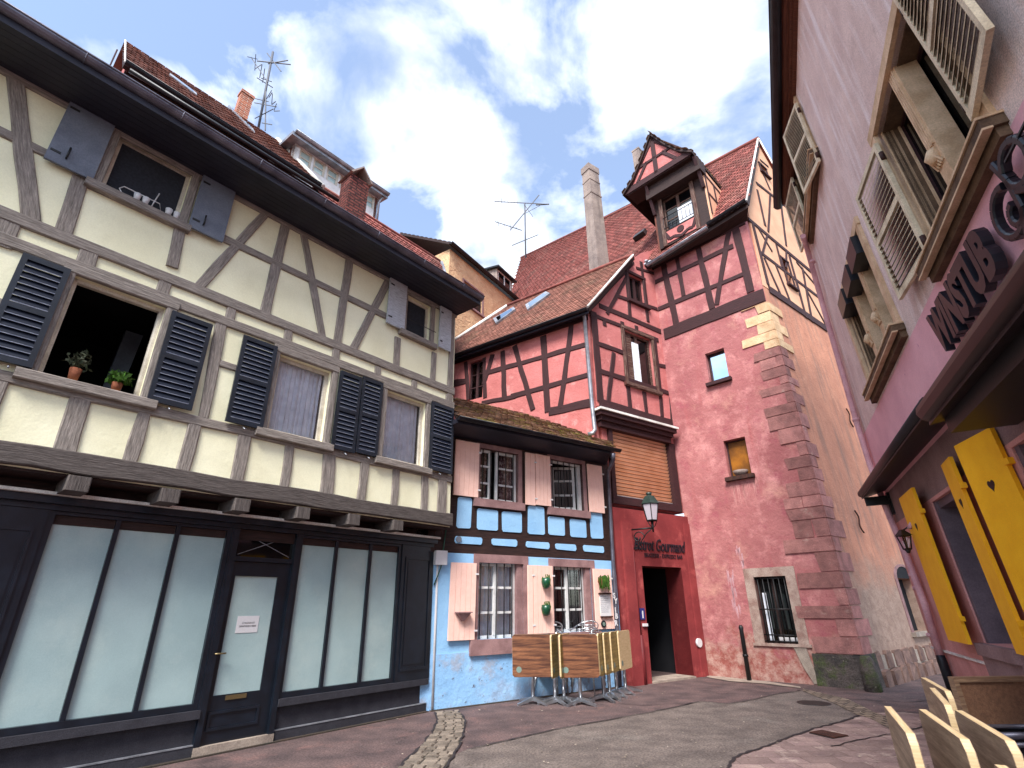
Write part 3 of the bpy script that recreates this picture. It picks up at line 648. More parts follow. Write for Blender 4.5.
plant('potted_plant', 'dark spindly pot plant in the left corner of the open window', on_face(FA, 72, 380, NA - .08, r[2] + .046), .42, .14, 'leafdark', 90, lw=.03)
plant('potted_plant', 'bright green leafy pot plant on the sill of the open window', on_face(FA, 116, 388, NA - .05, r[2] + .046), .26, .15, 'leaf', 150, lw=.04)
r = RA['w0']; base = P((r[0] + r[1]) / 2 - .05, NA - .03, r[2] + .002)
t = thing('window_rack', 'small white wire rack with cups on the sill of the top left window', 'rack', base)
wr = MB(); wr.tube([P(r[0] + .18, NA - .03, r[2] + .12), P(r[0] + .22, NA - .03, r[2] + .18), P(r[1] - .25, NA - .03, r[2] + .18), P(r[1] - .2, NA - .03, r[2] + .03), P(r[0] + .25, NA - .03, r[2] + .03), P(r[0] + .18, NA - .03, r[2] + .12)], .008, 5)
wr.tube([P(r[0] + .55, NA - .03, r[2] + .0), P(r[0] + .6, NA - .03, r[2] + .34)], .008, 5); wr.build('wire_frame', M['plate'], t)
for du in (.38, .48, .76, .86):
    MB().tube([P(r[0] + du, NA - .01, r[2] + .035), P(r[0] + du, NA - .01, r[2] + .15)], [.03, .045], 10).build('cup', M['plate'], t)

# ================================================================== B: small light blue house
Bh = thing('timber_framed_house', 'small light blue house with dark brown timbers, salmon shutters and a mossy tiled roof', 'house', FB.P(2.3, 0, 0))
uR = 4.62; LB = -.25
wtop = 5.0
w_l = {'w3': [(478.4, 562.7), (523.5, 564), (523, 638), (477, 639)], 'w4': [(553, 566), (590, 568), (594, 631), (554.3, 633)]}
w_u = {'w1': [(480, 448.6), (518.5, 453.6), (517.6, 503), (479.4, 499)], 'w2': [(551, 459), (583, 465), (583, 512), (551, 507)]}
RL = {k: FB.rc(q) for k, q in w_l.items()}; RU = {k: FB.rc(q) for k, q in w_u.items()}
wspl = FB.at(455, 553)[1] - .0
wlow = (FB.at(429.8 + 5, 653)[1] + FB.at(505, 651)[1]) / 2
MB().wall(FB, [(LB, -.05), (uR, -.05), (uR, wlow), (LB, wlow)], [], .012, .1, .4).build('base_render', M['bluelow'], Bh)
MB().wall(FB, [(LB, wlow), (uR, wlow), (uR, wspl), (LB, wspl)], list(RL.values()), 0, .22, .5).build('lower_wall', M['blue'], Bh)
MB().wall(FB, [(LB, wspl), (uR, wspl), (uR, wtop), (LB, wtop)], list(RU.values()), 0.0, .18, .5).build('timber_frame', M['darktimber'], Bh)
mb = MB()
for q in ([(458, 496.6), (471.3, 498), (470.8, 528.9), (456, 527.7)], [(477.3, 508.5), (497.8, 510.2), (497.3, 531), (476.6, 529.6)], [(502, 511.2), (521.7, 513), (521.3, 532.9), (501.6, 531.4)],
          [(528, 505), (544, 507.4), (544, 535.3), (527.4, 533.6)], [(548.2, 516.4), (564.4, 517.7), (564.4, 536), (548, 534.6)], [(569.8, 519), (586, 520.5), (586, 537.7), (569.8, 536.7)],
          [(590, 511), (601.6, 512.8), (602.8, 539), (590, 538)], [(454.6, 535.8), (482, 537.8), (482, 544.9), (454.6, 542.7)], [(491.5, 538), (516.7, 540), (516.7, 546.8), (491.5, 545)],
          [(525.7, 541.3), (549, 542.7), (549, 549), (525.7, 547.6)], [(555.2, 543.2), (575.7, 544.6), (575.7, 550.9), (555.2, 549.5)], [(583, 544.9), (603.6, 546.2), (603.6, 552.8), (583, 551.5)]):
    u0, u1, w0, w1 = FB.rc(q); c = .03; j = lambda: random.uniform(-.008, .008)
    pts = [(u0 + c, w0 + j()), (u1 - c, w0 + j()), (u1 + j(), w0 + c), (u1 + j(), w1 - c), (u1 - c, w1 + j()), (u0 + c, w1 + j()), (u0 + j(), w1 - c), (u0 + j(), w0 + c)]
    mb.poly(FB, pts, -.01, .018)
mb.build('plaster_panels', M['blue'], Bh)
def stone(F, r, parent, m, j=.13, head=.14, sill=.18, n1=.02, so=.05):
    u0, u1, w0, w1 = r; mb = MB()
    mb.box(F, u0 - j, u0, -.2, n1, w0, w1).box(F, u1, u1 + j, -.2, n1, w0, w1).box(F, u0 - j, u1 + j, -.2, n1, w1, w1 + head)
    mb.build('window_surround', m, parent)
    MB().box(F, u0 - j - .04, u1 + j + .04, -.2, n1 + so, w0 - sill, w0).build('sill', m, parent)
def ironbars(F, r, parent, n, k=5, cross=(), m='iron', rad=.011):
    u0, u1, w0, w1 = r; mb = MB()
    for i in range(k): u = u0 + (u1 - u0) * (i + .5) / k; mb.tube([F.P(u, n, w0), F.P(u, n, w1)], rad, 6)
    for c in cross: w = w0 + (w1 - w0) * c; mb.tube([F.P(u0, n, w), F.P(u1, n, w)], rad, 6)
    return mb.build('window_bars', M[m], parent)
for k, r in RL.items():
    rr = FB.rc([(x, y) for x, y in w_l[k]]); stone(FB, r, Bh, M['sandstone'], j=.12, head=.16, sill=.26 if k == 'w3' else .2)
    wf = (r[0], r[1] - .14, r[2], r[3]); o = casement(FB, wf, Bh, -.16, M['white'], M['clear'], cols=2, rows=3, fw=.055, mw=.022, curtain=M['curtain'] if k == 'w3' else None, back=.7)
    MB().box(FB, r[1] - .139, r[1], -.3, -.02, r[2], r[3]).build('reveal', M['sandstone'], Bh)
    ironbars(FB, wf, o, -.07, 5)
r = RU['w1']; stone(FB, r, Bh, M['sandstone'], j=.1, head=.1, sill=.16)
o = casement(FB, (r[0], r[0] + (r[1] - r[0]) * .34, r[2], r[3]), Bh, -.14, M['white'], M['clear'], rows=3, fw=.055, mw=.02, curtain=M['redcurtain'], back=.6, label='white casement leaf standing ajar')
o2 = casement(FB, (r[0] + (r[1] - r[0]) * .46, r[1], r[2], r[3]), Bh, -.14, M['white'], M['clear'], rows=3, fw=.055, mw=.02, curtain=M['redcurtain'], back=.6)
interior(FB, (r[0], r[1], r[2], r[3]), -.17, .8, o2); ironbars(FB, r, o2, -.05, 5)
r = RU['w2']; stone(FB, r, Bh, M['sandstone'], j=.1, head=.1, sill=.16)
o = MB().box(FB, r[0], r[1], -.14, -.08, r[2], r[2] + .05).box(FB, r[0], r[1], -.14, -.08, r[3] - .05, r[3]).box(FB, r[1] - .09, r[1], -.14, -.08, r[2] + .05, r[3] - .05).build('window', M['white'], Bh, 'barred window with its inner leaf swung open')
interior(FB, r, -.17, 1.2, o); ironbars(FB, (r[0], r[1] - .1, r[2], r[3]), o, -.05, 5)
a, b = FB.P(r[0] + (r[1] - r[0]) * .9, -.2, 0), FB.P(r[0] + (r[1] - r[0]) * .42, -.5, 0)
lf = Frame(b + FB.W * (r[2] + .05), a + FB.W * (r[2] + .05), b + FB.W * (r[3] - .05))
casement(lf, (0, lf.lu, 0, lf.lw), o, 0, M['white'], M['darkpane'], rows=3, fw=.06, mw=.022, name='leaf')
for q in ([(456.2, 440), (479.7, 443.2), (478, 497), (453.2, 495.2)], [(525.7, 452.5), (535, 453.8), (535.1, 505.5), (525.7, 504.4)], [(535.6, 453.8), (550.3, 456.5), (550.6, 506.5), (536, 504.5)], [(587.6, 463.7), (601.6, 466.5), (604.8, 513), (589.5, 512)],
          [(450.3, 562), (475.8, 563.4), (475.3, 639), (448.75, 641.6)], [(528.4, 565), (533.4, 565.2), (532.8, 634), (527.8, 634)], [(534, 565.2), (553, 566), (553.6, 633), (533.4, 634)], [(593.5, 568.2), (611, 569.7), (614.3, 629), (596, 629)]):
    rr = FB.rc(q, .06); o = planks(FB, rr, .035, .035, M['pinkshutter'], Bh)
    for w in (rr[2] + .15, rr[3] - .2): MB().box(FB, rr[1] - .02, rr[1] + .05, .03, .078, w - .015, w + .015).build('hinge', M['plate'], o)
# roof of B
en = .62; ew = 5.0
bl0 = FB.at(457, 417, en)[0]; bl1 = FB.at(611, 448, en)[0]; er0 = FB.P(bl0, en, 5.09); er1 = FB.P(bl1, en, 5.09)
xx = on_plane(560, 424, FB.P(0, -1.0, 0), FB.N)
S, T, Nr = roof_axes(er0, er1, xx)
def rp(px, py): return on_plane(px, py, er0, Nr)
q2 = [er0, er1, rp(612, 441), rp(590, 435), rp(520, 413), rp(452, 398), rp(449, 400)]
MB().slab(q2, Nr, .07).build('roof', M['darktimber'], Bh)
mb = MB(); tiles(mb, er0 + Nr * .005, S, T, [st(er0, S, T, p) for p in q2], .17, .15, .03, tip=False)
o = mb.build('roof_tiles', M['tilemoss'], Bh)
gutter(FB, bl0, FB.at(620, 452, en + .06)[0], en + .06, 5.07, .06, M['blackgutter'], Bh, joints=0)
MB().hexa([FB.P(-.2, -.1, 4.86), FB.P(uR, -.1, 4.86), FB.P(bl1, en - .02, 4.97), FB.P(bl0, en - .02, 4.97), FB.P(-.2, -.1, 5.0), FB.P(uR, -.1, 5.0), FB.P(bl1, en - .02, 5.06), FB.P(bl0, en - .02, 5.06)]).build('soffit', M['soffit'], Bh)
up_ = FB.at(611.5, 540)[0]
MB().tube([FB.p3(613, 453, .66), FB.p3(613, 460, .6), FB.p3(608.5, 471, .2), FB.p3(608.5, 478, .1), FB.p3(611.8, 540, .08), FB.p3(617, 624, .08), FB.p3(619.5, 686, .08)], [.06, .055, .045, .045, .045, .05, .05], 10).build('downpipe', M['gutter'], Bh)
# white stickers running down the pipe
stk = MB()
for i, (x, y, ch) in enumerate(((615.3, 596.5, 'S'), (616.3, 602, 'Y'), (617.3, 611, 'I'), (617.6, 617, 'B'), (617.2, 624, 'R'))):
    u, w = FB.at(x, y, .13); text_mesh(stk, FB, ch, u - .07, w - .03, .128, .004, .15, thick=.006)
stk.build('lettering', M['plate'], Bh)
# left edge: dark corner post + boxes + pale conduit
MB().box(FB, LB, LB + .33, .001, .03, wspl, 4.9).build('corner_post', M['darktimber'], Bh)
for (q, nn) in (([(433, 518), (443, 518.5), (443, 528), (433, 527.5)], .25), ([(436, 550), (448, 551), (446.8, 565), (436, 564.5)], .05)):
    rr = FB.rc(q, nn + .06); MB().box(FB, *rr[:2], 0.0, nn + .06, *rr[2:]).build('junction_box', M['plate'], Bh)
MB().tube([FA.P(.06, .06, 2.75), FA.P(.06, .06, .02)], .022, 8).build('conduit', M['plate'], Bh)
MB().tube([FB.p3(434, 585, .03), FB.p3(438, 575, .05), FB.p3(441, 567, .05), FB.p3(446, 530, .05)], .012, 5).build('cable', M['green'], Bh)
MB().tube([FB.p3(436, 528, .2), FB.p3(434, 536, .12), FB.p3(441, 541, .08), FB.p3(443, 534, .12), FB.p3(440, 528, .2)], .01, 5).build('cable', M['rust'], Bh)
rr = FB.rc([(456.5, 537), (460.5, 537), (460.5, 542.5), (456.5, 542.5)], .03); MB().tube([FB.P(rr[0] + .05, .02, rr[2] + .06), FB.P(rr[0] + .05, .04, rr[2] + .06)], .06, 14).build('round_emblem', M['greyshutter'], Bh)
# wall shelf and planters hung on the lower shutters
def hung(px, py, kind, label, group):
    c = FB.p3(px, py, .14); t = thing('hanging_planter', label, 'planter', c, group); Nn = FB.N
    if kind == 'shelf':
        MB().hexa([c + FB.U * -.02 + FB.W * -.14, c + FB.U * .02 + FB.W * -.14, c + FB.U * .02 + Nn * -.05 + FB.W * -.14, c - FB.U * .02 + Nn * -.05 + FB.W * -.14,
                   c - FB.U * .13 + Nn * .06, c + FB.U * .13 + Nn * .06, c + FB.U * .13 - Nn * .065, c - FB.U * .13 - Nn * .065]).build('pot', M['sandstone'], t)
        MB().hexa([c - FB.U * .15 + Nn * .08, c + FB.U * .15 + Nn * .08, c + FB.U * .15 - Nn * .065, c - FB.U * .15 - Nn * .065] + [c - FB.U * .15 + Nn * .08 + FB.W * .02, c + FB.U * .15 + Nn * .08 + FB.W * .02, c + FB.U * .15 - Nn * .065 + FB.W * .02, c - FB.U * .15 - Nn * .065 + FB.W * .02]).build('rim', M['sandstone'], t); return
    b = MB(); b.tube([c - FB.W * .13, c - FB.W * .1, c, c + FB.W * .08], [.03, .07, .1, .09], 12); b.build('pot', M['green' if kind != 'fern' else 'terracotta'], t)
    f = MB()
    for i in range(90 if kind == 'fern' else 22):
        a = random.uniform(0, 6.28); d = FB.U * math.cos(a) + Nn * abs(math.sin(a)); rr_ = random.uniform(.03, .14)
        top = c + FB.W * random.uniform(.02, .15) + d * rr_ * (1 if kind == 'fern' else .6); lg = random.uniform(.05, .26 if kind == 'fern' else .14)
        s = FB.U * .014
        f.face([top - s, top + s, top + s * .6 - FB.W * lg + d * .03, top - s * .6 - FB.W * lg + d * .03])
    f.build('foliage', M['leaf'], t)
hung(463.5, 613, 'shelf', 'small brownish wall bracket shelf on the far left lower salmon shutter', None)
hung(546, 582, 'pot', 'upper green glazed pot hung on the salmon shutter between the barred windows', 'green pots on the shutter')
hung(546, 609, 'pot', 'lower green glazed pot hung on the salmon shutter between the barred windows', 'green pots on the shutter')
hung(602.5, 582, 'fern', 'trailing fern hung above the menu sheet on the right salmon shutter', None)
rr = FB.rc([(600, 594), (610.5, 594.5), (611, 616), (600.5, 616)], .08)
t = thing('menu_sheet', 'pale printed menu sheet in a case on the right salmon shutter', 'menu', FB.P((rr[0] + rr[1]) / 2, .071, rr[2]))
MB().box(FB, *rr[:2], .071, .085, *rr[2:]).build('sheet', M['plate'], t)
MB().box(FB, rr[0] - .01, rr[1] + .01, .071, .12, rr[2] - .03, rr[2]).box(FB, rr[0] - .03, rr[1] + .01, .071, .12, rr[3], rr[3] + .03).build('case', M['rust'], t)
tx = MB()
for i in range(9): text_mesh(tx, FB, random.choice(['menu du jour', 'salade', 'tarte flambee', 'plat', 'dessert']), rr[0] + .02, rr[3] - .05 - i * .04, .0852, .001, .03, width=(rr[1] - rr[0]) * random.uniform(.5, .85))
tx.build('lettering', M['greyshutter'], t)
c = FB.p3(603.5, 624, .08); t = thing('wall_medallion', 'small dark oval medallion under the menu sheet', 'ornament', c)
MB().tube([c - FB.N * .01, c + FB.N * .015], .07, 14).build('ring', M['iron'], t); MB().tube([c + FB.N * .0151, c + FB.N * .02], .04, 12).build('centre', M['greyprint'], t)
# ================================================================== C/D: pink half-timbered bistro house
FG = Face(at_z(957, 709), (782, 597), (522, -575), -1)
Dh = thing('timber_framed_house', 'pink half-timbered house with an orange roller shutter over a crimson bistro entrance', 'house', FD.P(1, 0, 0))
NS = V((0, 0, 1))
Cw = 9.25
rc_ = FC.rc([(467, 363), (482.5, 359.7), (483.5, 397), (470, 400)])
MB().wall(FC, [(-6.0, 4.0), (0, 4.0), (0, Cw + .1), (-6.0, Cw + .1)], [rc_], 0, .16, .4).build('side_wall', M['pink'], Dh)
mb = MB()
bars(mb, FC, [(440, 388, 466, 382, .15), (482, 403, 516, 396.5, .15), (511, 397, 588, 375, .17), (486, 373.3, 586, 344.5, .16), (549, 412, 592, 402.5, .24), (502.8, 351, 504.5, 398, .17), (514.6, 346, 533, 410, .17),
    (543.4, 336, 547.8, 412, .2), (571.5, 324, 560.3, 409, .17), (492.6, 354.6, 484, 384, .16), (466, 362, 468, 400, .14), (484, 358, 485, 398, .14), (440, 384, 466, 380, .12)], 0, .025, wob=.015)
mb.bar(FC, (-6, Cw - .05), (0, Cw - .05), .2, 0, .03); mb.build('timber_frame', M['redtimber'], Dh)
casement(FC, rc_, Dh, -.14, M['redtimber'], M['clear'], cols=2, rows=3, fw=.05, mw=.015, back=.6)
# roof over C
e0 = FC.p3(455, 355, .32); e1 = FC.p3(588, 308, .32); vt = FD.p3(633.5, 256, .2)
S, T, Nr = roof_axes(e0, e1, vt)
cp = (lambda x, y, a_=e0.copy(), b_=Nr.copy(): on_plane(x, y, a_, b_))
cp0 = e0
pol = [e0 - S * .8, e1, vt, cp(508, 306.5), cp(460, 338), cp(452, 343) - S * .5]
MB().slab(pol, Nr, .12).build('roof', M['darktimber'], Dh)
mb = MB(); tiles(mb, e0 - S * .8, S, T, [st(e0 - S * .8, S, T, p) for p in pol], .17, .15)
mb.build('roof_tiles', M['tilebrown'], Dh)
Fe = Face(e0, U=S, W=V((0, 0, 1)))
gutter(Fe, -.8, (e1 - e0).length, .07, -.04, .06, M['blackgutter'], Dh, joints=0)
MB().hexa([FC.P(-6, -.02, Cw - .02), FC.P(0, -.02, Cw - .02), e1 - NS * .16, e0 - S * .8 - NS * .16, FC.P(-6, -.02, Cw + .1), FC.P(0, -.02, Cw + .1), e1 - NS * .06, e0 - S * .8 - NS * .06]).build('soffit', M['soffit'], Dh)
vg = MB(); vg.tube([e1 + Nr * .04, vt + Nr * .04], .04, 6); vg.build('verge_flashing', M['stringc'], Dh)
MB().tube([cp(508, 306.5) + Nr * .05, cp(460, 338) + Nr * .05, cp(452, 343) + Nr * .05], .06, 6).build('verge_flashing', M['stringc'], Dh)
MB().tube([cp(508, 306.5) + Nr * .05, vt + Nr * .05], .07, 6).build('ridge_tiles', M['tilered'], Dh)
for q in ([(526.5, 307), (546.8, 293.7), (551, 295.6), (528.5, 312)], [(494.3, 320.8), (514.6, 309), (516.5, 311.2), (497, 325.5)]):
    pts = [cp(*p) + Nr * .1 for p in q]; k = MB().slab(pts, Nr, .14).build('roof_window', M['zinc'], Dh)
    c = ctr(pts); MB().slab([c + (p - c) * .74 + Nr * .004 for p in pts], Nr, .003).build('pane', M['skypane'], k)
# zinc downpipe on the corner
MB().tube([FC.p3(583, 310, .3), FC.p3(584.5, 318, .12), FC.p3(592, 405, .1), FC.p3(595, 430, .1), FC.p3(593, 433, .14), FC.p3(588, 434.5, .2)], .055, 10).build('downpipe', M['zinc'], Dh)
# D gable
dl = -.42; dq = FD.at(673, 425)[0]
apx = FD.at(634, 258)
wm = FD.rc([(622.8, 328.6), (649.6, 340), (657, 392), (628.3, 382.5)]); wu = FD.rc([(628.5, 274.7), (642, 279.2), (645, 306), (630, 300)])
lw = FD.at(640, 417)[1]
MB().wall(FD, [(dl, lw), (2.95, lw), (2.95, FD.at(655, 249)[1]), FD.at(641, 253), apx, (dl, FD.at(590, 309)[1])], [wm, wu], 0, .16, .35).build('gable_wall', M['pink'], Dh)
mb = MB()
bars(mb, FD, [(599, 402, 673, 424, .24), (598.75, 371, 668, 393, .16), (595.6, 343, 624, 353, .15), (655, 364, 667, 367, .13), (599, 305.5, 661.4, 332, .18), (590, 314, 658, 340.5, .15),
    (593.5, 312, 600.5, 402, .24), (613.6, 353, 608, 402, .15), (622, 322, 630, 408, .16), (644, 392, 646.4, 413, .15), (660.5, 396, 662, 417, .14), (666.5, 335, 673, 422, .2), (654.5, 340, 660, 392, .16),
    (626, 268, 630, 318, .15), (627, 276, 607, 314, .13), (641, 262, 648, 322, .14), (617, 296, 657, 309, .13), (636, 268, 662, 276, .12), (591, 307, 633, 262, .16),
    (604, 318, 604.5, 326, .14), (636, 326, 637, 334, .14)], 0, .025, wob=.012)
mb.build('timber_frame', M['redtimber'], Dh)
def deepwin(F, r, parent, fm, label=None):
    surround(F, r, .002, .05, parent, fm, j=.12, head=.12, sill=.12); u0, u1, w0, w1 = r
    return casement(F, r, parent, -.13, fm, M['darkpane'], cols=2, rows=1, fw=.07, label=label)
o = deepwin(FD, wm, Dh, M['oldtimber']); MB().box(FD, wm[0] + (wm[1] - wm[0]) * .32, wm[0] + (wm[1] - wm[0]) * .55, -.08, -.05, wm[2] + .1, wm[3] - .3).build('curtain', M['curtain'], o)
MB().box(FD, wm[0] + .07, wm[0] + (wm[1] - wm[0]) * .3, -.085, -.055, wm[2] + .07, wm[3] - .1).build('inner_shutter', M['oldtimber'], o)
deepwin(FD, wu, Dh, M['redtimber'])
# ledge and cornice over the roller
l0 = FD.at(600.3, 407.5, .28); l1 = FD.at(678.4, 428.8, .28); lz = (l0[1] + l1[1]) / 2
MB().box(FD, l0[0], l1[0], -.01, .3, lz - .02, lz + .04).build('ledge_flashing', M['stringc'], Dh)
MB().box(FD, l0[0] + .05, l1[0] - .05, -.01, .25, lz - .14, lz - .021).box(FD, l0[0] + .12, l1[0] - .12, -.01, .17, lz - .26, lz - .141).box(FD, l0[0] + .16, l1[0] - .16, -.01, .1, lz - .42, lz - .261).build('cornice', M['redtimber'], Dh)
ro = FD.rc([(611.5, 429.8), (668.5, 444), (674, 502.8), (616, 498)])
pw = (FD.at(612.8, 505)[1] + FD.at(683, 511)[1]) / 2
MB().wall(FD, [(.06 - .1, pw), (2.72, pw), (2.72, lz), (.06 - .45, lz)], [(ro[0] - .12, ro[1] + .2, pw + .02, lz - .3)], -.03, .1, .4).build('roller_wall', M['pink'], Dh)
MB().wall(FD, [(ro[0] - .14, pw + .0), (ro[1] + .24, pw + .0), (ro[1] + .24, lz - .4), (ro[0] - .14, lz - .4)], [ro], .04, .2, .1).build('roller_frame', M['redtimber'], Dh)
rs = MB(); w = ro[2]
while w < ro[3]:
    rs.hexa([FD.P(ro[0], -.1, w), FD.P(ro[1], -.1, w), FD.P(ro[1], -.13, w), FD.P(ro[0], -.13, w), FD.P(ro[0], -.07, w + .068), FD.P(ro[1], -.07, w + .068), FD.P(ro[1], -.13, w + .068), FD.P(ro[0], -.13, w + .068)])
    w += .1
o = rs.build('roller_shutter', M['roller'], Dh); MB().box(FD, ro[0], ro[1], -.2, -.131, ro[2], ro[3]).build('slot_backing', M['rust'], o)
MB().box(FD, ro[0] + .02, ro[1] - .02, -.15, -.06, ro[2] - .02, ro[2] + .045).build('bottom_rail', M['zinc'], o)
# crimson portal
pn = .1
dq_ = FD.rc([(641.2, 565.8), (681.6, 567.6), (692.5, 668), (652, 672)], pn)
pt0 = FD.at(612.8, 505.8, pn); pt1 = FD.at(691, 516, pn); pb1 = FD.at(708, 676, pn)
ptw = (pt0[1] + pt1[1]) / 2 - .03
MB().wall(FD, [(.0, -.05), (dq_[0], -.05), (dq_[0], dq_[3]), (dq_[1], dq_[3]), (dq_[1], -.05), (pb1[0], -.05), (pt1[0], ptw), (pt0[0] - .02, ptw)], [], pn, .3, .5).build('portal_wall', M['crimson'], Dh)
rv = MB(); P = FD.P; b_ = -.42
for a, b in (((dq_[0], -.04), (dq_[0], dq_[3])), ((dq_[0], dq_[3]), (dq_[1], dq_[3])), ((dq_[1], dq_[3]), (dq_[1], -.04))):
    rv.face([P(a[0], pn, a[1]), P(b[0], pn, b[1]), P(b[0], b_, b[1]), P(a[0], b_, a[1])])
rv.build('entrance_reveal', M['crimsondark'], Dh)
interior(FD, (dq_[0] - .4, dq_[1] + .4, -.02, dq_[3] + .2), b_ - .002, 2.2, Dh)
MB().box(FD, dq_[0], dq_[0] + .1, b_ - 1.0, b_, 0, dq_[3]).build('door', M['darktimber'], Dh)
MB().box(FD, dq_[0], dq_[1], b_, pn + .06, -.04, .04).build('door_step', M['kerb'], Dh)
MB().box(FD, .0, .32, pn, pn + .06, -.05, ptw - .35).build('pilaster', M['crimson'], Dh)
MB().box(FD, dq_[1] + .28, pb1[0] - .02, pn, pn + .04, -.05, ptw - .2).build('pilaster', M['crimson'], Dh)
# lettering
tx = MB(); a = FD.at(633, 549.3, pn); b = FD.at(684, 553, pn)
text_mesh(tx, FD, 'Bistrot Gourmand', a[0] + .04, a[1] + .0, pn + .004, .02, .42, shear=.35, width=b[0] - a[0] + .02, thick=.002); tx.build('lettering', M['letter'], Dh)
tx = MB(); a = FD.at(644.4, 556.5, pn); b = FD.at(682.5, 559.5, pn)
text_mesh(tx, FD, 'BRASSERIE - EXPRESSO BAR', a[0], a[1] - .01, pn + .004, .01, .14, width=b[0] - a[0], thick=.0); tx.build('lettering', M['letter'], Dh)
# conduit, number plates, vent
MB().tube([FD.p3(632.5, 545, pn + .05), FD.p3(636.5, 590, pn + .05), FD.p3(641, 635, pn + .05)], .018, 6).tube([FD.p3(641, 635, pn + .05), FD.p3(646, 690, pn + .05)], .045, 8).build('cable_duct', M['crimsondark'], Dh)
rr = FD.rc([(639.7, 608), (644.6, 608.3), (645.2, 619.7), (640.4, 619.5)], pn + .02)
o = MB().box(FD, *rr[:2], pn + .001, pn + .02, *rr[2:]).build('number_plate', M['bluesign'], Dh)
tx = MB(); text_mesh(tx, FD, '1', rr[0] + .07, rr[2] + .04, pn + .021, .003, .2, thick=.01); tx.build('lettering', M['plate'], o)
rr = FD.rc([(642.8, 623.4), (647, 623.6), (647.2, 626.4), (643, 626.2)], pn + .02); MB().box(FD, *rr[:2], pn + .001, pn + .05, *rr[2:]).build('door_bell', M['plate'], Dh)
c = FD.p3(699.5, 642.8, pn + .05); MB().tube([c - FD.N * .04, c + FD.N * .01], .1, 16).build('vent_cover', M['plate'], Dh)

# ------- wall lantern over the entrance
lb = FD.p3(629.5, 530, pn); lu = FD.at(629.5, 530, pn)
t = thing('wall_lantern', 'black scrolled wall lantern with frosted panes over the crimson bistro entrance', 'street lamp', lb)
def zc(p, zz): return p + V((0, 0, zz))
# arm length: the lantern foot appears at 652.5,526
Ld = (FD.N + FD.U * .35).normalized()
def proj(p):
    d = p - CAMP; c = _X * d.x + _Y * d.y + _up * d.z
    return (CX + FPX * c.x / -c.z, CY - FPX * c.y / -c.z)
LA = min([i * .02 for i in range(20, 90)], key=lambda k: abs(proj(lb + Ld * k)[0] - 652.5))
tip = lb + Ld * LA
ir = MB(); ir.tube([zc(lb, .05), zc(lb, -.52)], .022, 6).tube([lb, tip], .02, 6)
sp = [lb + Ld * (LA * .35 + .16 * math.cos(a) * (1 - a / 9)) + V((0, 0, -.2 + .16 * math.sin(a) * (1 - a / 9))) for a in [i * .35 for i in range(20)]]; ir.tube(sp, .014, 5)
ir.tube([lb + V((0, 0, -.45)), lb + Ld * LA * .3 + V((0, 0, -.4)), lb + Ld * LA * .7 + V((0, 0, -.12)), tip], .014, 5)
ir.build('bracket', M['iron'], t)
def hexring(c, r, z, k=6): return [c + V((r * math.cos(2 * math.pi * i / k + .3), r * math.sin(2 * math.pi * i / k + .3), z)) for i in range(k)]
gl_ = MB(); r0 = hexring(tip, .13, .17); r1 = hexring(tip, .21, .56)
for i in range(6): j = (i + 1) % 6; gl_.face([r0[i], r0[j], r1[j], r1[i]])
fr_ = MB()
for i in range(6): fr_.tube([r0[i], r1[i]], .012, 4)
fr_.tube(r0 + [r0[0]], .014, 4).tube(r1 + [r1[0]], .016, 4).tube([tip + V((0, 0, -.1)), tip + V((0, 0, .17))], [.02, .035], 6)
for sg in (-1, 1): fr_.tube([tip, tip + FD.U * sg * .1 + V((0, 0, .06)), r0[0 if sg > 0 else 3]], .01, 4)
fr_.build('lantern_frame', M['iron'], t); gl_.build('lantern_pane', mat('frosted_lantern_glass', 'B8AEB6', .4, grit=.05, bump=0), t)
cp_ = MB(); a_ = hexring(tip, .24, .56); b2 = hexring(tip, .13, .74); c2 = hexring(tip, .05, .78)
for i in range(6): j = (i + 1) % 6; cp_.face([a_[i], a_[j], b2[j], b2[i]]); cp_.face([b2[i], b2[j], c2[j], c2[i]])
cp_.face(a_[::-1]); cp_.tube([tip + V((0, 0, .76)), tip + V((0, 0, .84))], [.05, .08], 8); cp_.build('lantern_cap', mat('green_black_metal', '1C2A24', .4, '2E3A34', 8, grit=.2, bump=.2), t)

# ------- tall grey chimney behind C's ridge
def chimney(parent_label, name, base, Fu, wdt, dep, h, m, taper=.9, cap=None, caph=.12, courses=()):
    t = thing(name, parent_label, 'chimney', base)
    U = Fu.U; Nn = Fu.N.copy(); Nn.z = 0; Nn.normalize()
    def ring(k, z, e=0): return [base - U * (wdt / 2 * k + e) - Nn * 0 + Nn * (dep / 2 * k + e) + NS * z, base + U * (wdt / 2 * k + e) + Nn * (dep / 2 * k + e) + NS * z, base + U * (wdt / 2 * k + e) - Nn * (dep / 2 * k + e) + NS * z, base - U * (wdt / 2 * k + e) - Nn * (dep / 2 * k + e) + NS * z]
    b = MB(); b.hexa(ring(1, -1.5) + ring(taper, h)); b.build('stack', m, t)
    for z in courses: MB().hexa(ring(1 - (1 - taper) * z / h, z, .015) + ring(1 - (1 - taper) * z / h, z + .06, .015)).build('course', m, t)
    if cap: MB().hexa(ring(taper, h, .025) + ring(taper, h + caph, .025)).build('chimney_cap', cap, t)
    return t
cb = cp(601, 262) - FD.N * .1
FCh = Face(cb, U=FD.U, W=V((0, 0, 1)))
hh = FCh.at(592.5, 176)[1]; wdd = abs(FCh.at(609.4, 258)[0] - FCh.at(594, 262)[0])
chimney('tall slender grey rendered chimney behind the brown tiled ridge', 'chimney', cb, FCh, wdd * .72, wdd * .55, hh, M['greyrender'], .86, M['greyrender'], .3, (hh * .72, hh * .88))

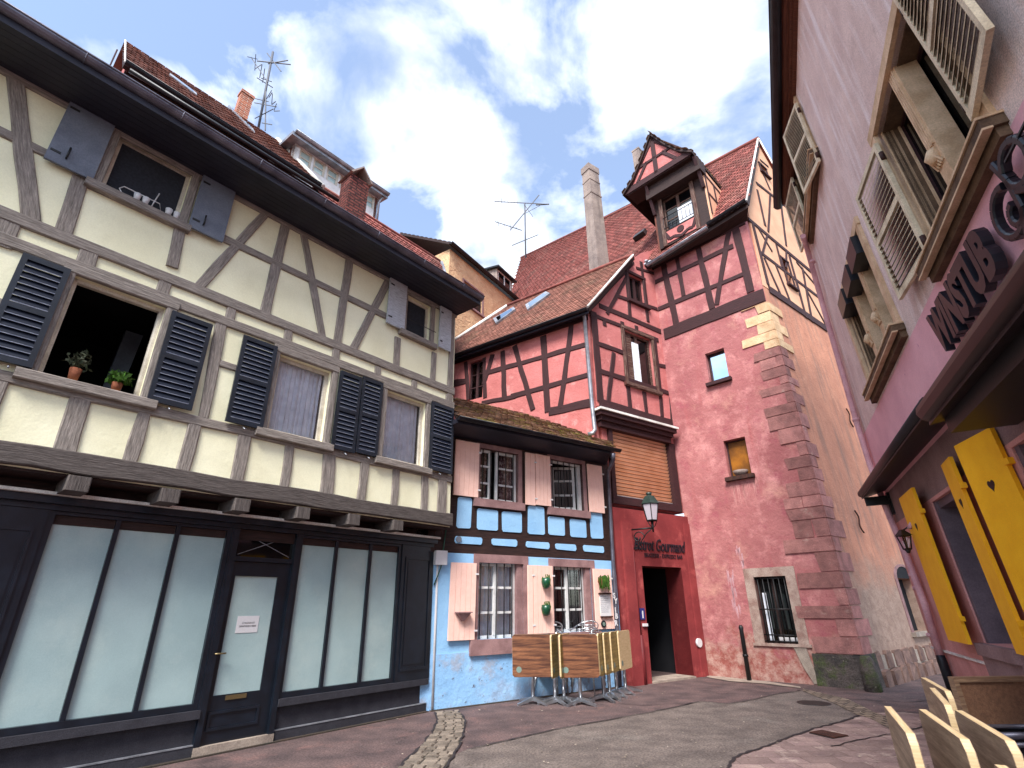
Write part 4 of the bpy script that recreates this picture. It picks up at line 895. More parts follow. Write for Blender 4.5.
# ================================================================== E/F: tall pink tower house
Eh = thing('corner_house', 'tall pink corner house with red sandstone quoins, steep tiled roof and a timbered dormer', 'house', FE.P(2, 0, 0))
we = [FE.rc(q) for q in ([(704.2, 354), (723.75, 347.8), (729.2, 378.3), (710.5, 383)], [(723.2, 441.2), (745, 436.3), (751.3, 474), (729.4, 478)], [(753.9, 577.2), (786, 575.6), (798.4, 644.4), (764.8, 642.8)])]
eu0, eu1, eu2 = 3.42, 3.17, 3.10
we_top = 12.55
def ecorner(w): return 3.42 - .25 * w / 9.72
wb = 1.35
MB().wall(FE, [(-.05, -.05), (ecorner(-.05), -.05), (ecorner(we_top), we_top), (-.35, we_top), (-.12, 6.6)], we, 0, .28, .5).build('front_wall', M['towerpink'], Eh)
# weathered foot, slightly proud
fw0 = FE.at(813, 656)[0]
MB().poly(FE, [(fw0 - .36, .72), (fw0 - .1, .7), (fw0 + .03, .02), (fw0 - .08, .02), (fw0 - .22, .3)], .0, .03).build('cement_patch', M['kerb'], Eh)
# F gable wall
fa = FF.at(759, 139.5); ft = 13.0
wf = [FF.rc([(779, 257.5), (784.5, 262), (796.5, 291), (789, 285)]), FF.rc([(759.5, 166), (765, 169), (766.5, 176), (761.5, 173)])]
fwb = FF.at(764, 291)[1]
outerF = [(0, .45), (9, .45), (9, ft), (fa[0] * 2, ft), fa, (.35, ft), (.0, 9.4)]
ar = FF.at(902.7, 564.7); al = FF.at(915, 632)
au0 = min(ar[0], al[0]) - .1; ah = ar[1]
archh = (au0, au0 + 1.2, al[1], ah - .35)
MB().wall(FF, outerF, wf + [archh], 0, .3, .6).build('side_wall', M['orange'], Eh)
bt = FF.at(790, 304)[1]
MB().poly(FF, [(.0, bt), (9, bt), (9, ft), (fa[0] * 2, ft), (fa[0], fa[1] - .05), (.4, ft)], -.2, .004) if False else None
pk = MB().wall(FF, [(.02, bt), (8.6, bt), (8.6, ft - .1), (fa[0] * 2 - .2, ft), (fa[0], fa[1] - .15), (.42, ft), (.05, bt + .2)], wf, .012, .02, .011); pk.build('gable_infill', M['peach'], Eh)
mb = MB(); fr = FF
bars(mb, FF, [(768.6, 288.8, 826, 328.5, .26), (748, 219, 811, 272, .16), (756, 183, 795, 214, .14), (759.5, 252, 822, 300, .13),
    (752, 222, 768, 285, .14), (756, 225, 772, 252, .1), (767, 236, 762, 254, .1), (776, 245, 782, 268, .1), (789, 256, 806, 318, .13), (796, 262, 815, 285, .1), (786, 250, 786, 268, .1), (802, 268, 812, 322, .13),
    (764, 258, 780, 294, .11), (775, 264, 790, 302, .11), (804, 286, 826, 326, .11), (757, 190, 765, 226, .12), (759, 165, 770, 190, .1), (770, 196, 768, 232, .1), (781, 205, 786, 246, .12), (760, 160, 768, 167, .1)], .012, .036, wob=.01)
mb.build('side_timbers', M['redtimber'], Eh)
for r in wf: surround(FF, r, .013, .05, Eh, M['redtimber'], j=.08, head=.08, sill=.08); MB().box(FF, *r[:2], -.2, -.15, *r[2:]).build('window', M['darkpane'], Eh)
# arch
MB().box(FF, archh[0], archh[1], -.29, -.25, archh[2], archh[3] + .0).build('arch_door', M['room'], Eh)
am = MB(); am.box(FF, archh[0] - .16, archh[0], -.1, .02, archh[2], archh[3]); k = 8; cxm = (archh[0] + archh[1]) / 2; rad = .6
pa = [(cxm + (rad + .16) * math.cos(math.pi - i * math.pi / k), archh[3] + (rad + .0) * math.sin(math.pi * i / k) * .6) for i in range(k + 1)]
pi_ = [(cxm + rad * math.cos(i * math.pi / k), archh[3] + rad * math.sin(math.pi * i / k) * .5) for i in range(k + 1)]
am.poly(FF, pa + pi_, -.02, .02); am.build('arch_surround', M['sandstone'], Eh)
MB().poly(FF, pi_, -.01, .006).build('arch_door', M['room'], Eh)
MB().box(FF, archh[0] - .2, archh[1] + .2, -.1, .1, archh[2] - .1, archh[2]).build('arch_sill', M['kerb'], Eh)
# boulder course along F's foot
random.seed(3); bm_ = MB(); u = .55
while u < 8.5:
    for row, (a, b, nn) in enumerate(((-.05, .3, .12), (.31, .62, .05))):
        wd = random.uniform(.3, .52); c = .06; j = lambda: random.uniform(-.03, .03)
        pts = [(u + .02, a + j() * .3), (u + wd - .03, a + j() * .3), (u + wd - .03, b - c + j()), (u + wd - c - .03, b + j()), (u + c, b + j()), (u + .02, b - c + j())]
        bm_.poly(FF, pts, -.1, nn + random.uniform(-.02, .02))
    u += .52
bm_.build('rubble_course', M['rubble'], Eh)
MB().box(FF, .5, 9, -.5, .03, -.1, .56).build('rubble_backing', M['mortar'], Eh)
# anchors
for (x, y, x2, y2) in ((844.5, 409, 851.6, 427.6), (852.5, 511, 861.9, 533)):
    a = FF.at(x, y); b = FF.at(x2, y2); pts = []
    for i in range(13):
        s = i / 12; pts.append(FF.P(a[0] + (b[0] - a[0]) * s + .07 * math.sin(s * 6.28) * 1.2, .05, a[1] + (b[1] - a[1]) * s))
    MB().tube(pts, .02, 5).build('wall_anchor', M['rust'], Eh)
# E timbers
mb = MB()
bars(mb, FE, [(664.4, 334.5, 764.5, 294.8, .42), (655.4, 282.2, 733.3, 246, .16), (658.4, 309, 748, 272.5, .16), (663, 262, 676.4, 325, .2), (676.4, 254, 683.9, 296, .14), (697.3, 244, 712.3, 309, .18), (728.8, 231, 716.8, 305, .16), (735.5, 228, 751, 292, .22)], 0, .03, wob=.015)
mb.bar(FE, (-.3, we_top - .2), (ecorner(we_top) - .0, we_top - .2), .3, 0, .04); mb.build('timber_frame', M['redtimber'], Eh)
# windows
r = we[0]; o = casement(FE, r, Eh, -.2, M['redtimber'], M['skypane'], fw=.04); MB().box(FE, r[0] - .08, r[1] + .08, -.2, .12, r[2] - .1, r[2]).build('sill', M['redtimber'], Eh)
r = we[1]; o = casement(FE, r, Eh, -.2, M['redtimber'], M['amber'], fw=.04); MB().box(FE, r[0] - .08, r[1] + .08, -.2, .12, r[2] - .1, r[2]).build('sill', M['rust'], Eh)
c = FE.P((r[0] + r[1]) / 2 + .02, -.02, r[2]); t = thing('bowl', 'grey bowl on the sill of the small amber window', 'bowl', c); MB().tube([c, c + NS * .06, c + NS * .14], [.1, .16, .19], 16).build('bowl_body', M['greyrender'], t)
r = we[2]; stone(FE, r, Eh, M['grille_stone'], j=.22, head=.2, sill=.06, n1=.025, so=.02)
o = casement(FE, r, Eh, -.2, M['darktimber'], M['darkpane'], cols=2, rows=2, fw=.05, mw=.02)
lc = Frame(FE.P(r[0] + .06, -.06, r[2] + .08), FE.P(r[0] + .26, -.12, r[2] + .08), FE.P(r[0] + .06, -.06, r[3] - .1))
MB().box(FE, r[0] + .08, r[0] + .17, -.14, -.135, r[2] + .05, r[3] - .35).build('lace_strip', M['curtain'], o)
bb = MB().box(FE, r[0] + .25, r[1] - .05, -.143, -.138, r[2] + .03, r[2] + .13).build('white_crate_row', M['plate'], o)
ironbars(FE, r, o, -.03, 6, (.03, .12, .5, .97), rad=.014)
# pale runs under the amber window and limewash smears by the bollard
def smear(name, pts, m, wdt=.05, k=10, length=.5):
    mb = MB()
    for (x, y) in pts:
        u, w = FE.at(x, y)
        for i in range(k):
            du = random.gauss(0, wdt); dw = random.uniform(-.1, .12); ln = random.uniform(.3, 1) * length; t_ = random.uniform(.006, .022)
            q = [(u + du - t_, w + dw), (u + du + t_, w + dw + .02), (u + du + t_ * .6, w + dw - ln * .6), (u + du, w + dw - ln), (u + du - t_ * .7, w + dw - ln * .5)]
            mb.face([FE.P(a, .004, b) for a, b in q][::-1])
    mb.build(name, m, Eh)
M['paleplaster'] = mat('pale_pink_run', 'BE8682', .95, 'B07470', 9, grit=.15, bump=.3); M['limewash'] = mat('limewash_smear', 'C09A9E', .95, 'B48488', 9, grit=.2, bump=.3)
smear('drip_stain', [(735, 484), (745, 481), (752, 480)], M['paleplaster'], .09, 9, .75); smear('limewash_smear', [(730, 575), (733, 590), (736, 604)], M['limewash'], .05, 9, .45); smear('limewash_smear', [(737, 546), (742, 558)], M['limewash'], .03, 8, .3)
# quoins
random.seed(11); q1, q2 = MB(), MB(); w = .62; i = 0; n_ = .012
tops = [FE.at(780, 318)[1], FE.at(770, 300)[1]]; wend = 9.35
while w < wend:
    h = random.uniform(.26, .42) if w < 6.5 else random.uniform(.2, .32); long_ = (i % 2 == 0); a = random.uniform(.62, 1.05) if long_ else random.uniform(.2, .42); b = random.uniform(.28, .5) if long_ else random.uniform(.55, .85)
    if 4 < w < 7.9: a *= .72; b *= .8
    yel = w > 7.9
    mb = q2 if yel else q1
    h1 = min(w + h, wend) - .02; gx = lambda ww: ecorner(ww)
    n_ = random.uniform(.012, .034); a2 = a + random.uniform(-.05, .05)
    mb.hexa([FE.P(gx(w) - a2, -.05, w), FE.P(gx(w) - a2, n_ + .004, w), FE.P(gx(w) + .012, n_ + .004, w), FE.P(gx(w) + .012, -.05, w)][::-1] + [FE.P(gx(h1) - a + random.uniform(-.03, .03), -.05, h1), FE.P(gx(h1) - a + random.uniform(-.03, .03), n_ + .004, h1), FE.P(gx(h1) + .012, n_ + .004, h1), FE.P(gx(h1) + .012, -.05, h1)][::-1])
    mb.hexa([FF.P(.014, -.05, w), FF.P(b, -.05, w), FF.P(b, n_ + .006, w), FF.P(.014, n_ + .006, w), FF.P(.014, -.05, h1), FF.P(b, -.05, h1), FF.P(b, n_ + .006, h1), FF.P(.014, n_ + .006, h1)])
    if i % 2 and w < 7.5 and not yel:
        mb.hexa([FE.P(gx(w) - a - .42, -.05, w), FE.P(gx(w) - a - .012, -.05, w), FE.P(gx(w) - a - .012, n_ - .003, w), FE.P(gx(w) - a - .42, n_ - .003, w), FE.P(gx(w) - a - .42, -.05, h1), FE.P(gx(w) - a - .012, -.05, h1), FE.P(gx(w) - a - .012, n_ - .003, h1), FE.P(gx(w) - a - .42, n_ - .003, h1)]) if random.random() < .45 else None
    w += h; i += 1
q1.build('red_quoins', M['quoin'], Eh); q2.build('yellow_quoins', M['quoinyellow'], Eh)
MB().hexa([FE.P(fw0, -.3, -.05), FE.P(3.5, -.3, -.05), FE.P(3.5, .1, -.05), FE.P(fw0, .1, -.05), FE.P(fw0, -.3, .6), FE.P(3.46, -.3, .6), FE.P(3.46, .06, .6), FE.P(fw0, .06, .6)]).hexa([FF.P(-.02, -.3, -.05), FF.P(.5, -.3, -.05), FF.P(.5, .1, -.05), FF.P(-.02, .1, -.05), FF.P(-.02, -.3, .62), FF.P(.5, -.3, .62), FF.P(.5, .07, .62), FF.P(-.02, .07, .62)]).build('plinth', M['plinth'], Eh)
# roof
e0 = FE.p3(652, 262, .4); e1 = FE.p3(747, 202, .4); X = FF.p3(758.5, 139.5, .08)
S, T, Nr = roof_axes(e0, e1, X); ep = (lambda x, y, a_=e0.copy(), b_=Nr.copy(): on_plane(x, y, a_, b_))
pol = [e0 - S * 1.6, e1, X, ep(640, 202), ep(521.4, 258), ep(506, 309), ep(500, 330), ep(496, 345)]
MB().slab(pol, Nr, .14).build('roof', M['darktimber'], Eh)
mb = MB(); tiles(mb, e0 - S * 12, S, T, [st(e0 - S * 12, S, T, p) for p in pol], .2, .19, .026); mb.build('roof_tiles', M['tilered'], Eh)
X2 = FF.P(fa[0] * 2 + .3, .1, ft - .1)
MB().slab([X, X2, X2 - S * 12, ep(521.4, 258)], (X2 - X).cross(-S).normalized() if (X2 - X).cross(-S).z > 0 else -(X2 - X).cross(-S).normalized(), .12).build('rear_roof', M['tilered'], Eh)
MB().tube([X + Nr * .04, ep(640, 202) + Nr * .04, ep(521.4, 258) + Nr * .04], .09, 7).build('ridge_tiles', M['tilered'], Eh)
MB().tube([e1 + Nr * .04, X + Nr * .04], .035, 6).tube([X + Nr * .04, FF.P(fa[0] * 2, .1, ft)], .05, 6).build('verge_flashing', M['stringc'], Eh)
Fe = Face(e0, U=S, W=V((0, 0, 1)))
gj = (FE.p3(709, 229, .4) - e0).dot(S)
gutter(Fe, -.15, gj, .1, -.08, .06, M['zinc'], Eh, joints=0); gutter(Fe, gj + .02, (e1 - e0).length, .1, .02, .07, M['blackgutter'], Eh, joints=0)
MB().tube([ep(620, 268), ep(640, 262), e0 - S * .1 + Nr * .1], .06, 6).tube([ep(604, 283), ep(625, 276), e0 + Nr * .05], .05, 6).build('flashing', M['zinc'], Eh)
MB().hexa([FE.P(-.35, -.02, we_top - .25), FE.P(eu2 + .05, -.02, we_top - .25), e1 - NS * .2, e0 - NS * .2, FE.P(-.35, -.02, we_top), FE.P(eu2 + .05, -.02, we_top), e1 - NS * .1, e0 - NS * .1]).build('soffit', M['darktimber'], Eh)
# black small cowl left of the dormer
c = ep(636, 243); MB().slab([c + Nr * .25, c + S * .5 + Nr * .25, c + S * .5 + T * .5 + Nr * .2, c + T * .5 + Nr * .2], Nr, .2).build('roof_window', M['iron'], Eh)
# ---- dormer
nf = .3; dn = .95
def dp(u, w, n=nf): return FE.P(u, n, w)
DL, DR = .42, 2.22
wt_ = 14.75; wb_ = 12.62
ow = (FE.at(661, 200, nf)[0], FE.at(690, 186, nf)[0], 13.25, 14.62)
mb = MB(); pts = [(DL, wb_), (DR, wb_), (DR, wt_), (DL, wt_)]
mb.wall(FE, pts, [ow], nf, .2, .3); mb.build('dormer_front', M['darktimber'], Eh)
bp_ = FE.rc([(663, 237.5), (699, 219), (702, 231), (664.5, 248)], nf)
MB().box(FE, ow[0] - .1, ow[1] + .1, nf, nf + .02, wb_ + .08, wb_ + .55).build('dormer_panel', M['pink'], Eh)
cr = MB(); cu = (ow[0] + ow[1]) / 2
for sg in (-1, 1):
    pts = [(cu, wb_ + .1), (cu + sg * .25, wb_ + .22), (cu + sg * .42, wb_ + .2), (cu + sg * .55, wb_ + .5)]
    for a, b in zip(pts[:-1], pts[1:]): cr.bar(FE, a, b, .12, nf + .01, nf + .045)
cr.poly(FE, [(cu + .13 * math.cos(a), wb_ + .38 + .13 * math.sin(a)) for a in [i * .63 for i in range(10)]], nf + .01, nf + .045); cr.build('carved_brace', M['redtimber'], Eh)
for (a, b) in ((ow[0] - .1, ow[0]), (ow[1], ow[1] + .1)): MB().bar(FE, (a + .05, wb_), (a + .05, wt_), .14, nf, nf + .05).build('dormer_post', M['oldtimber'], Eh)
o = casement(FE, ow, Eh, nf - .16, M['oldtimber'], M['darkpane'], cols=2, rows=3, fw=.06, mw=.02)
MB().box(FE, cu - .05, ow[1] - .08, nf - .1, nf - .095, ow[2] + .1, ow[2] + .75).build('curtain', M['curtain'], o)
rl = MB(); rl.tube([dp(ow[0], 13.75, nf + .06), dp(ow[1], 13.75, nf + .06)], .015, 5).tube([dp(ow[0], 13.3, nf + .06), dp(ow[1], 13.3, nf + .06)], .012, 5)
for i in range(9): u = ow[0] + (ow[1] - ow[0]) * i / 8; rl.tube([dp(u, 13.3, nf + .06), dp(u, 13.75, nf + .06)], .01, 4)
rl.build('railing', M['iron'], Eh)
bk = -2.6
for u, m_, sgn in ((DL, M['tilerust'], -1), (DR, M['peach'], 1)):
    s_ = MB(); a, b = (u, u + .06) if sgn > 0 else (u - .06, u)
    s_.box(FE, a, b, bk, nf - .001, wb_ - .2, wt_ + .2); s_.build('dormer_cheek', m_, Eh)
Fck = Face(FE.P(DR + .06, nf, 0), U=-FE.N.copy(), W=FE.W.copy())
ck = MB(); bars_ = [((.05, 13.0), (.05, 14.9)), ((.05, 14.7), (1.2, 14.7)), ((.7, 13.6), (.7, 14.7)), ((.1, 13.9), (1.2, 13.9))]
for a, b in bars_: ck.bar(Fck, a, b, .1, 0, .02)
ck.build('cheek_timbers', M['redtimber'], Eh)
ap = FE.at(651, 132, dn); le = FE.at(626.4, 187.5, dn); re_ = FE.at(694.7, 149, dn)
apu = .92; lew = (le[1] + re_[1]) / 2; prof = [(-.42, lew - .05), (.05, lew + .38), (.5, lew + 1.1), (apu, ap[1])]
profR = [(2 * apu - u, w) for u, w in prof[:-1]][::-1]
full = prof + profR
rf = MB(); th = .1
for a, b in zip(full[:-1], full[1:]):
    for n0, n1 in ((bk, dn),):
        P = FE.P; rf.hexa([P(a[0], n0, a[1] - th), P(a[0], n1, a[1] - th), P(b[0], n1, b[1] - th), P(b[0], n0, b[1] - th), P(a[0], n0, a[1]), P(a[0], n1, a[1]), P(b[0], n1, b[1]), P(b[0], n0, b[1])])
rf.build('dormer_roof', M['darktimber'], Eh)
mb = MB()
for a, b in zip(full[:-1], full[1:]):
    lo_, hi_ = (a, b) if a[1] < b[1] else (b, a)
    q0 = FE.P(lo_[0], dn, lo_[1]); q1_ = FE.P(lo_[0], bk, lo_[1]); t_ = FE.P(hi_[0], dn, hi_[1])
    if a[1] > b[1]: q0, q1_ = q1_, q0
    S_ = (q1_ - q0).normalized(); T_ = (FE.P(hi_[0], 0, hi_[1]) - FE.P(lo_[0], 0, lo_[1])); L2 = T_.length; T_.normalize()
    if S_.cross(T_).z < 0: S_ = -S_; q0, q1_ = q1_, q0
    Ls = (q1_ - q0).length; tiles(mb, q0, S_, T_, [(0, 0), (Ls, 0), (Ls, L2), (0, L2)], .18, .16, .03)
mb.build('dormer_tiles', M['tilemoss'], Eh)
gb = MB(); gn_ = dn - .12; base_w = lew - .0
gb.poly(FE, [(-.3, base_w), (2 * apu + .3, base_w)] + [(u, w - .1) for u, w in full[1:-1]][::-1], gn_ - .08, gn_); gb.build('dormer_gable', M['pink'], Eh)
gt = MB()
for a, b, wd in (((-.36, base_w), (2 * apu + .36, base_w), .26), ((apu, base_w), (apu, ap[1] - .1), .16), ((.32, base_w + .75), (2 * apu - .32, base_w + .75), .12), ((-.2, base_w + .1), (apu, ap[1] - .2), .18), ((2 * apu + .2, base_w + .1), (apu, ap[1] - .2), .18), ((.15, base_w + .1), (.62, base_w + .8), .12), ((2 * apu - .15, base_w + .1), (2 * apu - .62, base_w + .8), .12)): gt.bar(FE, a, b, wd, gn_, gn_ + .04)
gt.build('gable_timbers', M['redtimber'], Eh)
MB().box(FE, -.3, 2 * apu + .3, nf - .1, gn_, base_w - .16, base_w - .01).box(FE, DL - .1, DR + .1, nf - .1, nf + .35, wt_ - .1, base_w - .16).build('dormer_soffit', M['darktimber'], Eh)
for u in (DL, DR): MB().hexa([FE.P(u - .05, nf, 14.1), FE.P(u + .05, nf, 14.1), FE.P(u + .05, nf + .08, 14.1), FE.P(u - .05, nf + .08, 14.1), FE.P(u - .05, gn_ - .2, base_w - .15), FE.P(u + .05, gn_ - .2, base_w - .15), FE.P(u + .05, gn_ - .05, base_w - .15), FE.P(u - .05, gn_ - .05, base_w - .15)]).build('dormer_bracket', M['redtimber'], Eh)
# chimney behind the dormer
c = ep(643, 190); c = on_plane(641.5, 180, c - Nr * 0 , Nr); FX = Face(c, U=FE.U, W=NS.copy())
chimney('grey brown chimney half hidden behind the timbered dormer gable', 'chimney', c, FX, .5, .5, FX.at(641, 150)[1], M['greyrender'], .95, M['greyrender'], .12)
# guard stone at the corner
c = at_z(874, 691.5); t_ = c; gs = MB(); gs.tube([c - NS * .05, c + NS * .25, c + NS * .55, c + NS * .62], [.16, .15, .13, .08], 9)
tag(solo(gs, 'guard_stone', M['plinth'], c), 'stubby grey guard stone at the foot of the red quoined corner', 'guard stone')
# leaning bollard
c = at_z(750, 681); tp = FE.p3(739.8, 622.5, .22)
c = FE.P(FE.at(749.5, 681, .22)[0], .22, 0); tp = FE.P(FE.at(740.5, 625, .22)[0] + .0, .22, FE.at(740.5, 625, .22)[1])
t = thing('bollard', 'slim black iron bollard standing against the weathered pink wall', 'bollard', c)
MB().tube([c, c + (tp - c) * .9, c + (tp - c) * .95, tp], [.05, .045, .055, .03], 10).build('post', M['iron'], t)
MB().tube([c + (tp - c) * .42, c + (tp - c) * .46], .062, 10).build('collar', M['iron'], t)
# ================================================================== G: pink winstub house on the right
Gh = thing('winstub_house', 'pink and mauve winstub house with beige louvred shutters above and yellow heart shutters below', 'house', FG.P(4, 0, 0))
UE = 14.0
wtG = FG.at(796.5, 0)[1]
lb_ = [FG.at(x, y) for x, y in ((938, 664), (904, 560), (854, 425), (822, 309), (806, 243))]
lb_ = [(u + .02, w) for u, w in lb_]
uL0 = lb_[0][0] - .15
wtG = max(wtG, lb_[-1][1] + 1.2)
def gsolve(x, y, w, lo=-.4, hi=1.6):
    return min([lo + (hi - lo) * i / 400 for i in range(401)], key=lambda n: abs(FG.at(x, y, n)[1] - w))
gn = gsolve(783.5, 100, wtG, .15, .7)
gue = min([-6 + i * .05 for i in range(200)], key=lambda u: abs(proj(FG.P(u, gn, wtG))[1] - 205))
g1 = FG.rc([(876, 135), (970, 62), (1003, 130), (933, 262)])
g1w0 = (FG.at(935, 262)[1] + FG.at(1003, 130)[1]) / 2; g1 = (FG.at(930, 257)[0] * .5 + FG.at(877, 137)[0] * .5 + .1, FG.at(1003, 130)[0] - .1, g1w0 + .05, FG.at(877, 133)[1] - .02)
g2l = (FG.at(845, 300)[0] + FG.at(871, 395)[0]) / 2
g2 = (g2l + .1, FG.at(903, 328)[0] - .1, (FG.at(870, 400)[1] + FG.at(905, 328)[1]) / 2 + .05, (FG.at(844, 296)[1] + FG.at(862, 225)[1]) / 2)
g3 = ((FG.at(792, 174)[0] + FG.at(809, 228)[0]) / 2, (FG.at(796, 105)[0] + FG.at(820, 159)[0]) / 2, (FG.at(809, 228)[1] + FG.at(820, 159)[1]) / 2, (FG.at(792, 174)[1] + FG.at(796, 105)[1]) / 2)
print('G', wtG, gn, gue, lb_, g1, g2, g3)
wB1 = (FG.at(917, 329)[1] + FG.at(873, 412)[1]) / 2; wB2 = 3.5; wB3 = 2.95
def lbx(w):
    for (u0, w0), (u1, w1) in zip(lb_[:-1], lb_[1:]):
        if w0 <= w <= w1: return u0 + (u1 - u0) * (w - w0) / (w1 - w0)
    return lb_[0][0] if w < lb_[0][1] else lb_[-1][0]
up_pts = [(lbx(wB1), wB1), (UE, wB1), (UE, wtG), (lb_[-1][0] - .1, wtG)] + [p for p in lb_[::-1] if p[1] > wB1 + .05]
MB().wall(FG, up_pts, [g1, g2, g3], 0, .3, .5).build('upper_wall', M['lilac'], Gh)
MB().wall(FG, [(lbx(wB2), wB2), (UE, wB2), (UE, wB1), (lbx(wB1), wB1)], [], .004, .3, .5).build('fascia_band', M['candy'], Gh)
MB().wall(FG, [(lbx(wB3), wB3), (UE, wB3), (UE, wB2), (lbx(wB2), wB2)], [], 0, .3, .5).build('plum_band', M['plum'], Gh)
s1 = FG.rc([(900.2, 496.3), (915.8, 490), (971.8, 643), (953, 641.6)], .12)
sw0, sw1 = s1[2], s1[3]
wB3 = max(wB3, sw1 + .08) if sw1 < 3.3 else wB3
gw = (s1[1] + .02, s1[1] + 1.15, sw0 + .02, min(sw1, 2.9))
gw2u = FG.at(994, 427, gsolve(994, 427, sw1))[0]
gwb = (gw2u + .1, gw2u + 1.3, gw[2], gw[3])
MB().wall(FG, [(lbx(.5) - .0, -.05), (UE, -.05), (UE, 2.95), (lbx(2.95), 2.95)], [gw, gwb], 0, .35, .5).build('lower_wall', M['rosebase'], Gh)
# eave
MB().hexa([FG.P(gue, -.1, wtG - .05), FG.P(UE, -.1, wtG - .05), FG.P(UE, gn, wtG + .0), FG.P(gue, gn, wtG + .0), FG.P(gue, -.1, wtG + .1), FG.P(UE, -.1, wtG + .1), FG.P(UE, gn, wtG + .08), FG.P(gue, gn, wtG + .08)]).build('eave_boards', M['eavewood'], Gh)
MB().box(FG, gue, UE, .0, .07, wtG - .12, wtG - .051).box(FG, gue, UE, .07, .12, wtG - .09, wtG - .051).build('eave_moulding', M['eavewood'], Gh)
gutter(FG, gue - .1, UE, gn + .1, wtG + .08, .1, M['blackgutter'], Gh, joints=0)
MB().slab([FG.P(gue, gn + .05, wtG + .1), FG.P(UE, gn + .05, wtG + .1), FG.P(UE, -3, wtG + 3.5), FG.P(gue, -3, wtG + 3.5)], V((-.3, .1, 1)).normalized(), .1).build('roof', M['tilerust'], Gh)
# downpipe
pp = [FG.p3(803, 236, .22), FG.p3(806, 245, .12)] + [FG.p3(x, y, .09) for x, y in ((824, 309), (856, 420), (870, 465), (884, 503), (908, 560), (925, 605), (940, 655))]
pe = pp[-1]; MB().tube(pp, .055, 10).build('downpipe', M['pipepink'], Gh)
ft_ = V((pe.x + .02, pe.y - .02, 0)); MB().tube([pe, pe + (ft_ - pe) * .1, ft_], [.062, .068, .068], 10).build('pipe_foot', M['blackgutter'], Gh)
hp = FG.p3(884, 505, .1); cl = MB()
for x, y in ((856, 420), (812, 262), (913, 575), (917, 588), (931, 635)): q = FG.p3(x, y, .09); cl.tube([q - FG.W * .03, q + FG.W * .03], .066, 10)
cl.build('pipe_collar', M['pipepink'], Gh)
# upper windows
def gwin(r, lights, dark=M['darkpane'], deep=.28, blinds=False):
    j = .16; u0, u1, w0, w1 = r; mb = MB()
    mb.box(FG, u0 - j, u0, -.05, .045, w0, w1).box(FG, u1, u1 + j, -.05, .045, w0, w1).box(FG, u0 - j - .02, u1 + j + .02, -.05, .05, w1, w1 + .14)
    mb.build('window_surround', M['tan'], Gh)
    MB().box(FG, u0 - j - .06, u1 + j + .06, -.1, .17, w0 - .025, w0).box(FG, u0 - j - .06, u1 + j + .06, .1, .165, w0 - .14, w0 - .12).build('sill', M['tan'], Gh); MB().box(FG, u0 - j - .05, u1 + j + .05, -.1, .155, w0 - .12, w0 - .026).box(FG, u0 - j - .02, u1 + j + .02, -.1, .08, w0 - .22, w0 - .121).build('sill_front', M['sillbrown'], Gh)
    MB().box(FG, u0, u0 + .02, -.26, -.051, w0, w1 - .021).box(FG, u1 - .02, u1, -.26, -.051, w0, w1 - .021).box(FG, u0, u1, -.26, -.051, w1 - .02, w1).build('reveal_lining', M['sillbrown'], Gh)
    o = casement(FG, r, Gh, -.27, M['redtimber'], dark, cols=lights, fw=.05)
    mu = MB(); k = lights
    for i in range(1, k):
        u = u0 + (u1 - u0) * i / k
        mu.box(FG, u - .1, u + .1, -.22, -.02, w0, w1)
        for d in (-.06, -.02, .02, .06): mu.box(FG, u + d - .01, u + d + .01, -.02, .0, w0 + .75, w1)
        mu.tube([FG.P(u, -.0, w0 + .55), FG.P(u, .02, w0 + .62), FG.P(u, .0, w0 + .7)], [.05, .07, .05], 8)
        for a in range(5): mu.tube([FG.P(u - .08 + a * .04, -.01, w0 + .5), FG.P(u - .06 + a * .03, .03, w0 + .6), FG.P(u - .04 + a * .02, -.01, w0 + .72)], .012, 4)
    for uu, s_ in ((u0, 1), (u1, -1)):
        for d in (.0, .045, .09): mu.box(FG, *sorted((uu + s_ * d * 0, uu + s_ * .02)), -.06 - d, -.035 - d, w0, w1)
        mu.box(FG, *sorted((uu, uu + s_ * .05)), -.22, -.2, w0, w1)
    mu.build('mullion', M['tan'], Gh)
    if blinds:
        for i in range(k):
            a = u0 + (u1 - u0) * i / k + .1; b = u0 + (u1 - u0) * (i + 1) / k - .1
            MB().box(FG, a, b, -.1, .12, w1 - .36, w1 - .02).build('blind_box', M['letter'], Gh)
    return o
gwin(g1, 2); gwin(g2, 3, blinds=True); gwin(g3, 1)
def hinged(h_top, h_bot, f_bot, nh, secs, pitch=.06, label=None):
    a = FG.at(*h_top, nh); b = FG.at(*h_bot, nh); u = (a[0] + b[0]) / 2; w1, w0 = a[1], b[1]
    best = gsolve(f_bot[0], f_bot[1], w0, -.1, 1.2); fu = FG.at(f_bot[0], f_bot[1], best)[0]
    H0, F0 = FG.P(u, nh, w0), FG.P(fu, best, w0)
    L = (F0 - H0).length; mx = .98
    if L > mx: F0 = H0 + (F0 - H0) * (mx / L)
    left, right = (F0, H0) if fu < u else (H0, F0)
    fr = Frame(left, right, left + FG.W * (w1 - w0))
    print('hinged', u, fu, best, w0, w1, L)
    o = louvre(fr, (0, fr.lu, 0, fr.lw), Gh, -.02, M['shutterbeige'], M['slat'], secs=secs, fw=.06, pitch=pitch, th=.045)
    MB().tube([H0 + FG.W * .1, H0 + FG.W * .22], .03, 6).tube([H0 + FG.W * (w1 - w0 - .3), H0 + FG.W * (w1 - w0 - .18)], .03, 6).build('hinge', M['rust'], o)
hinged((877, 138), (928, 256), (901, 300), .06, 2, .075)
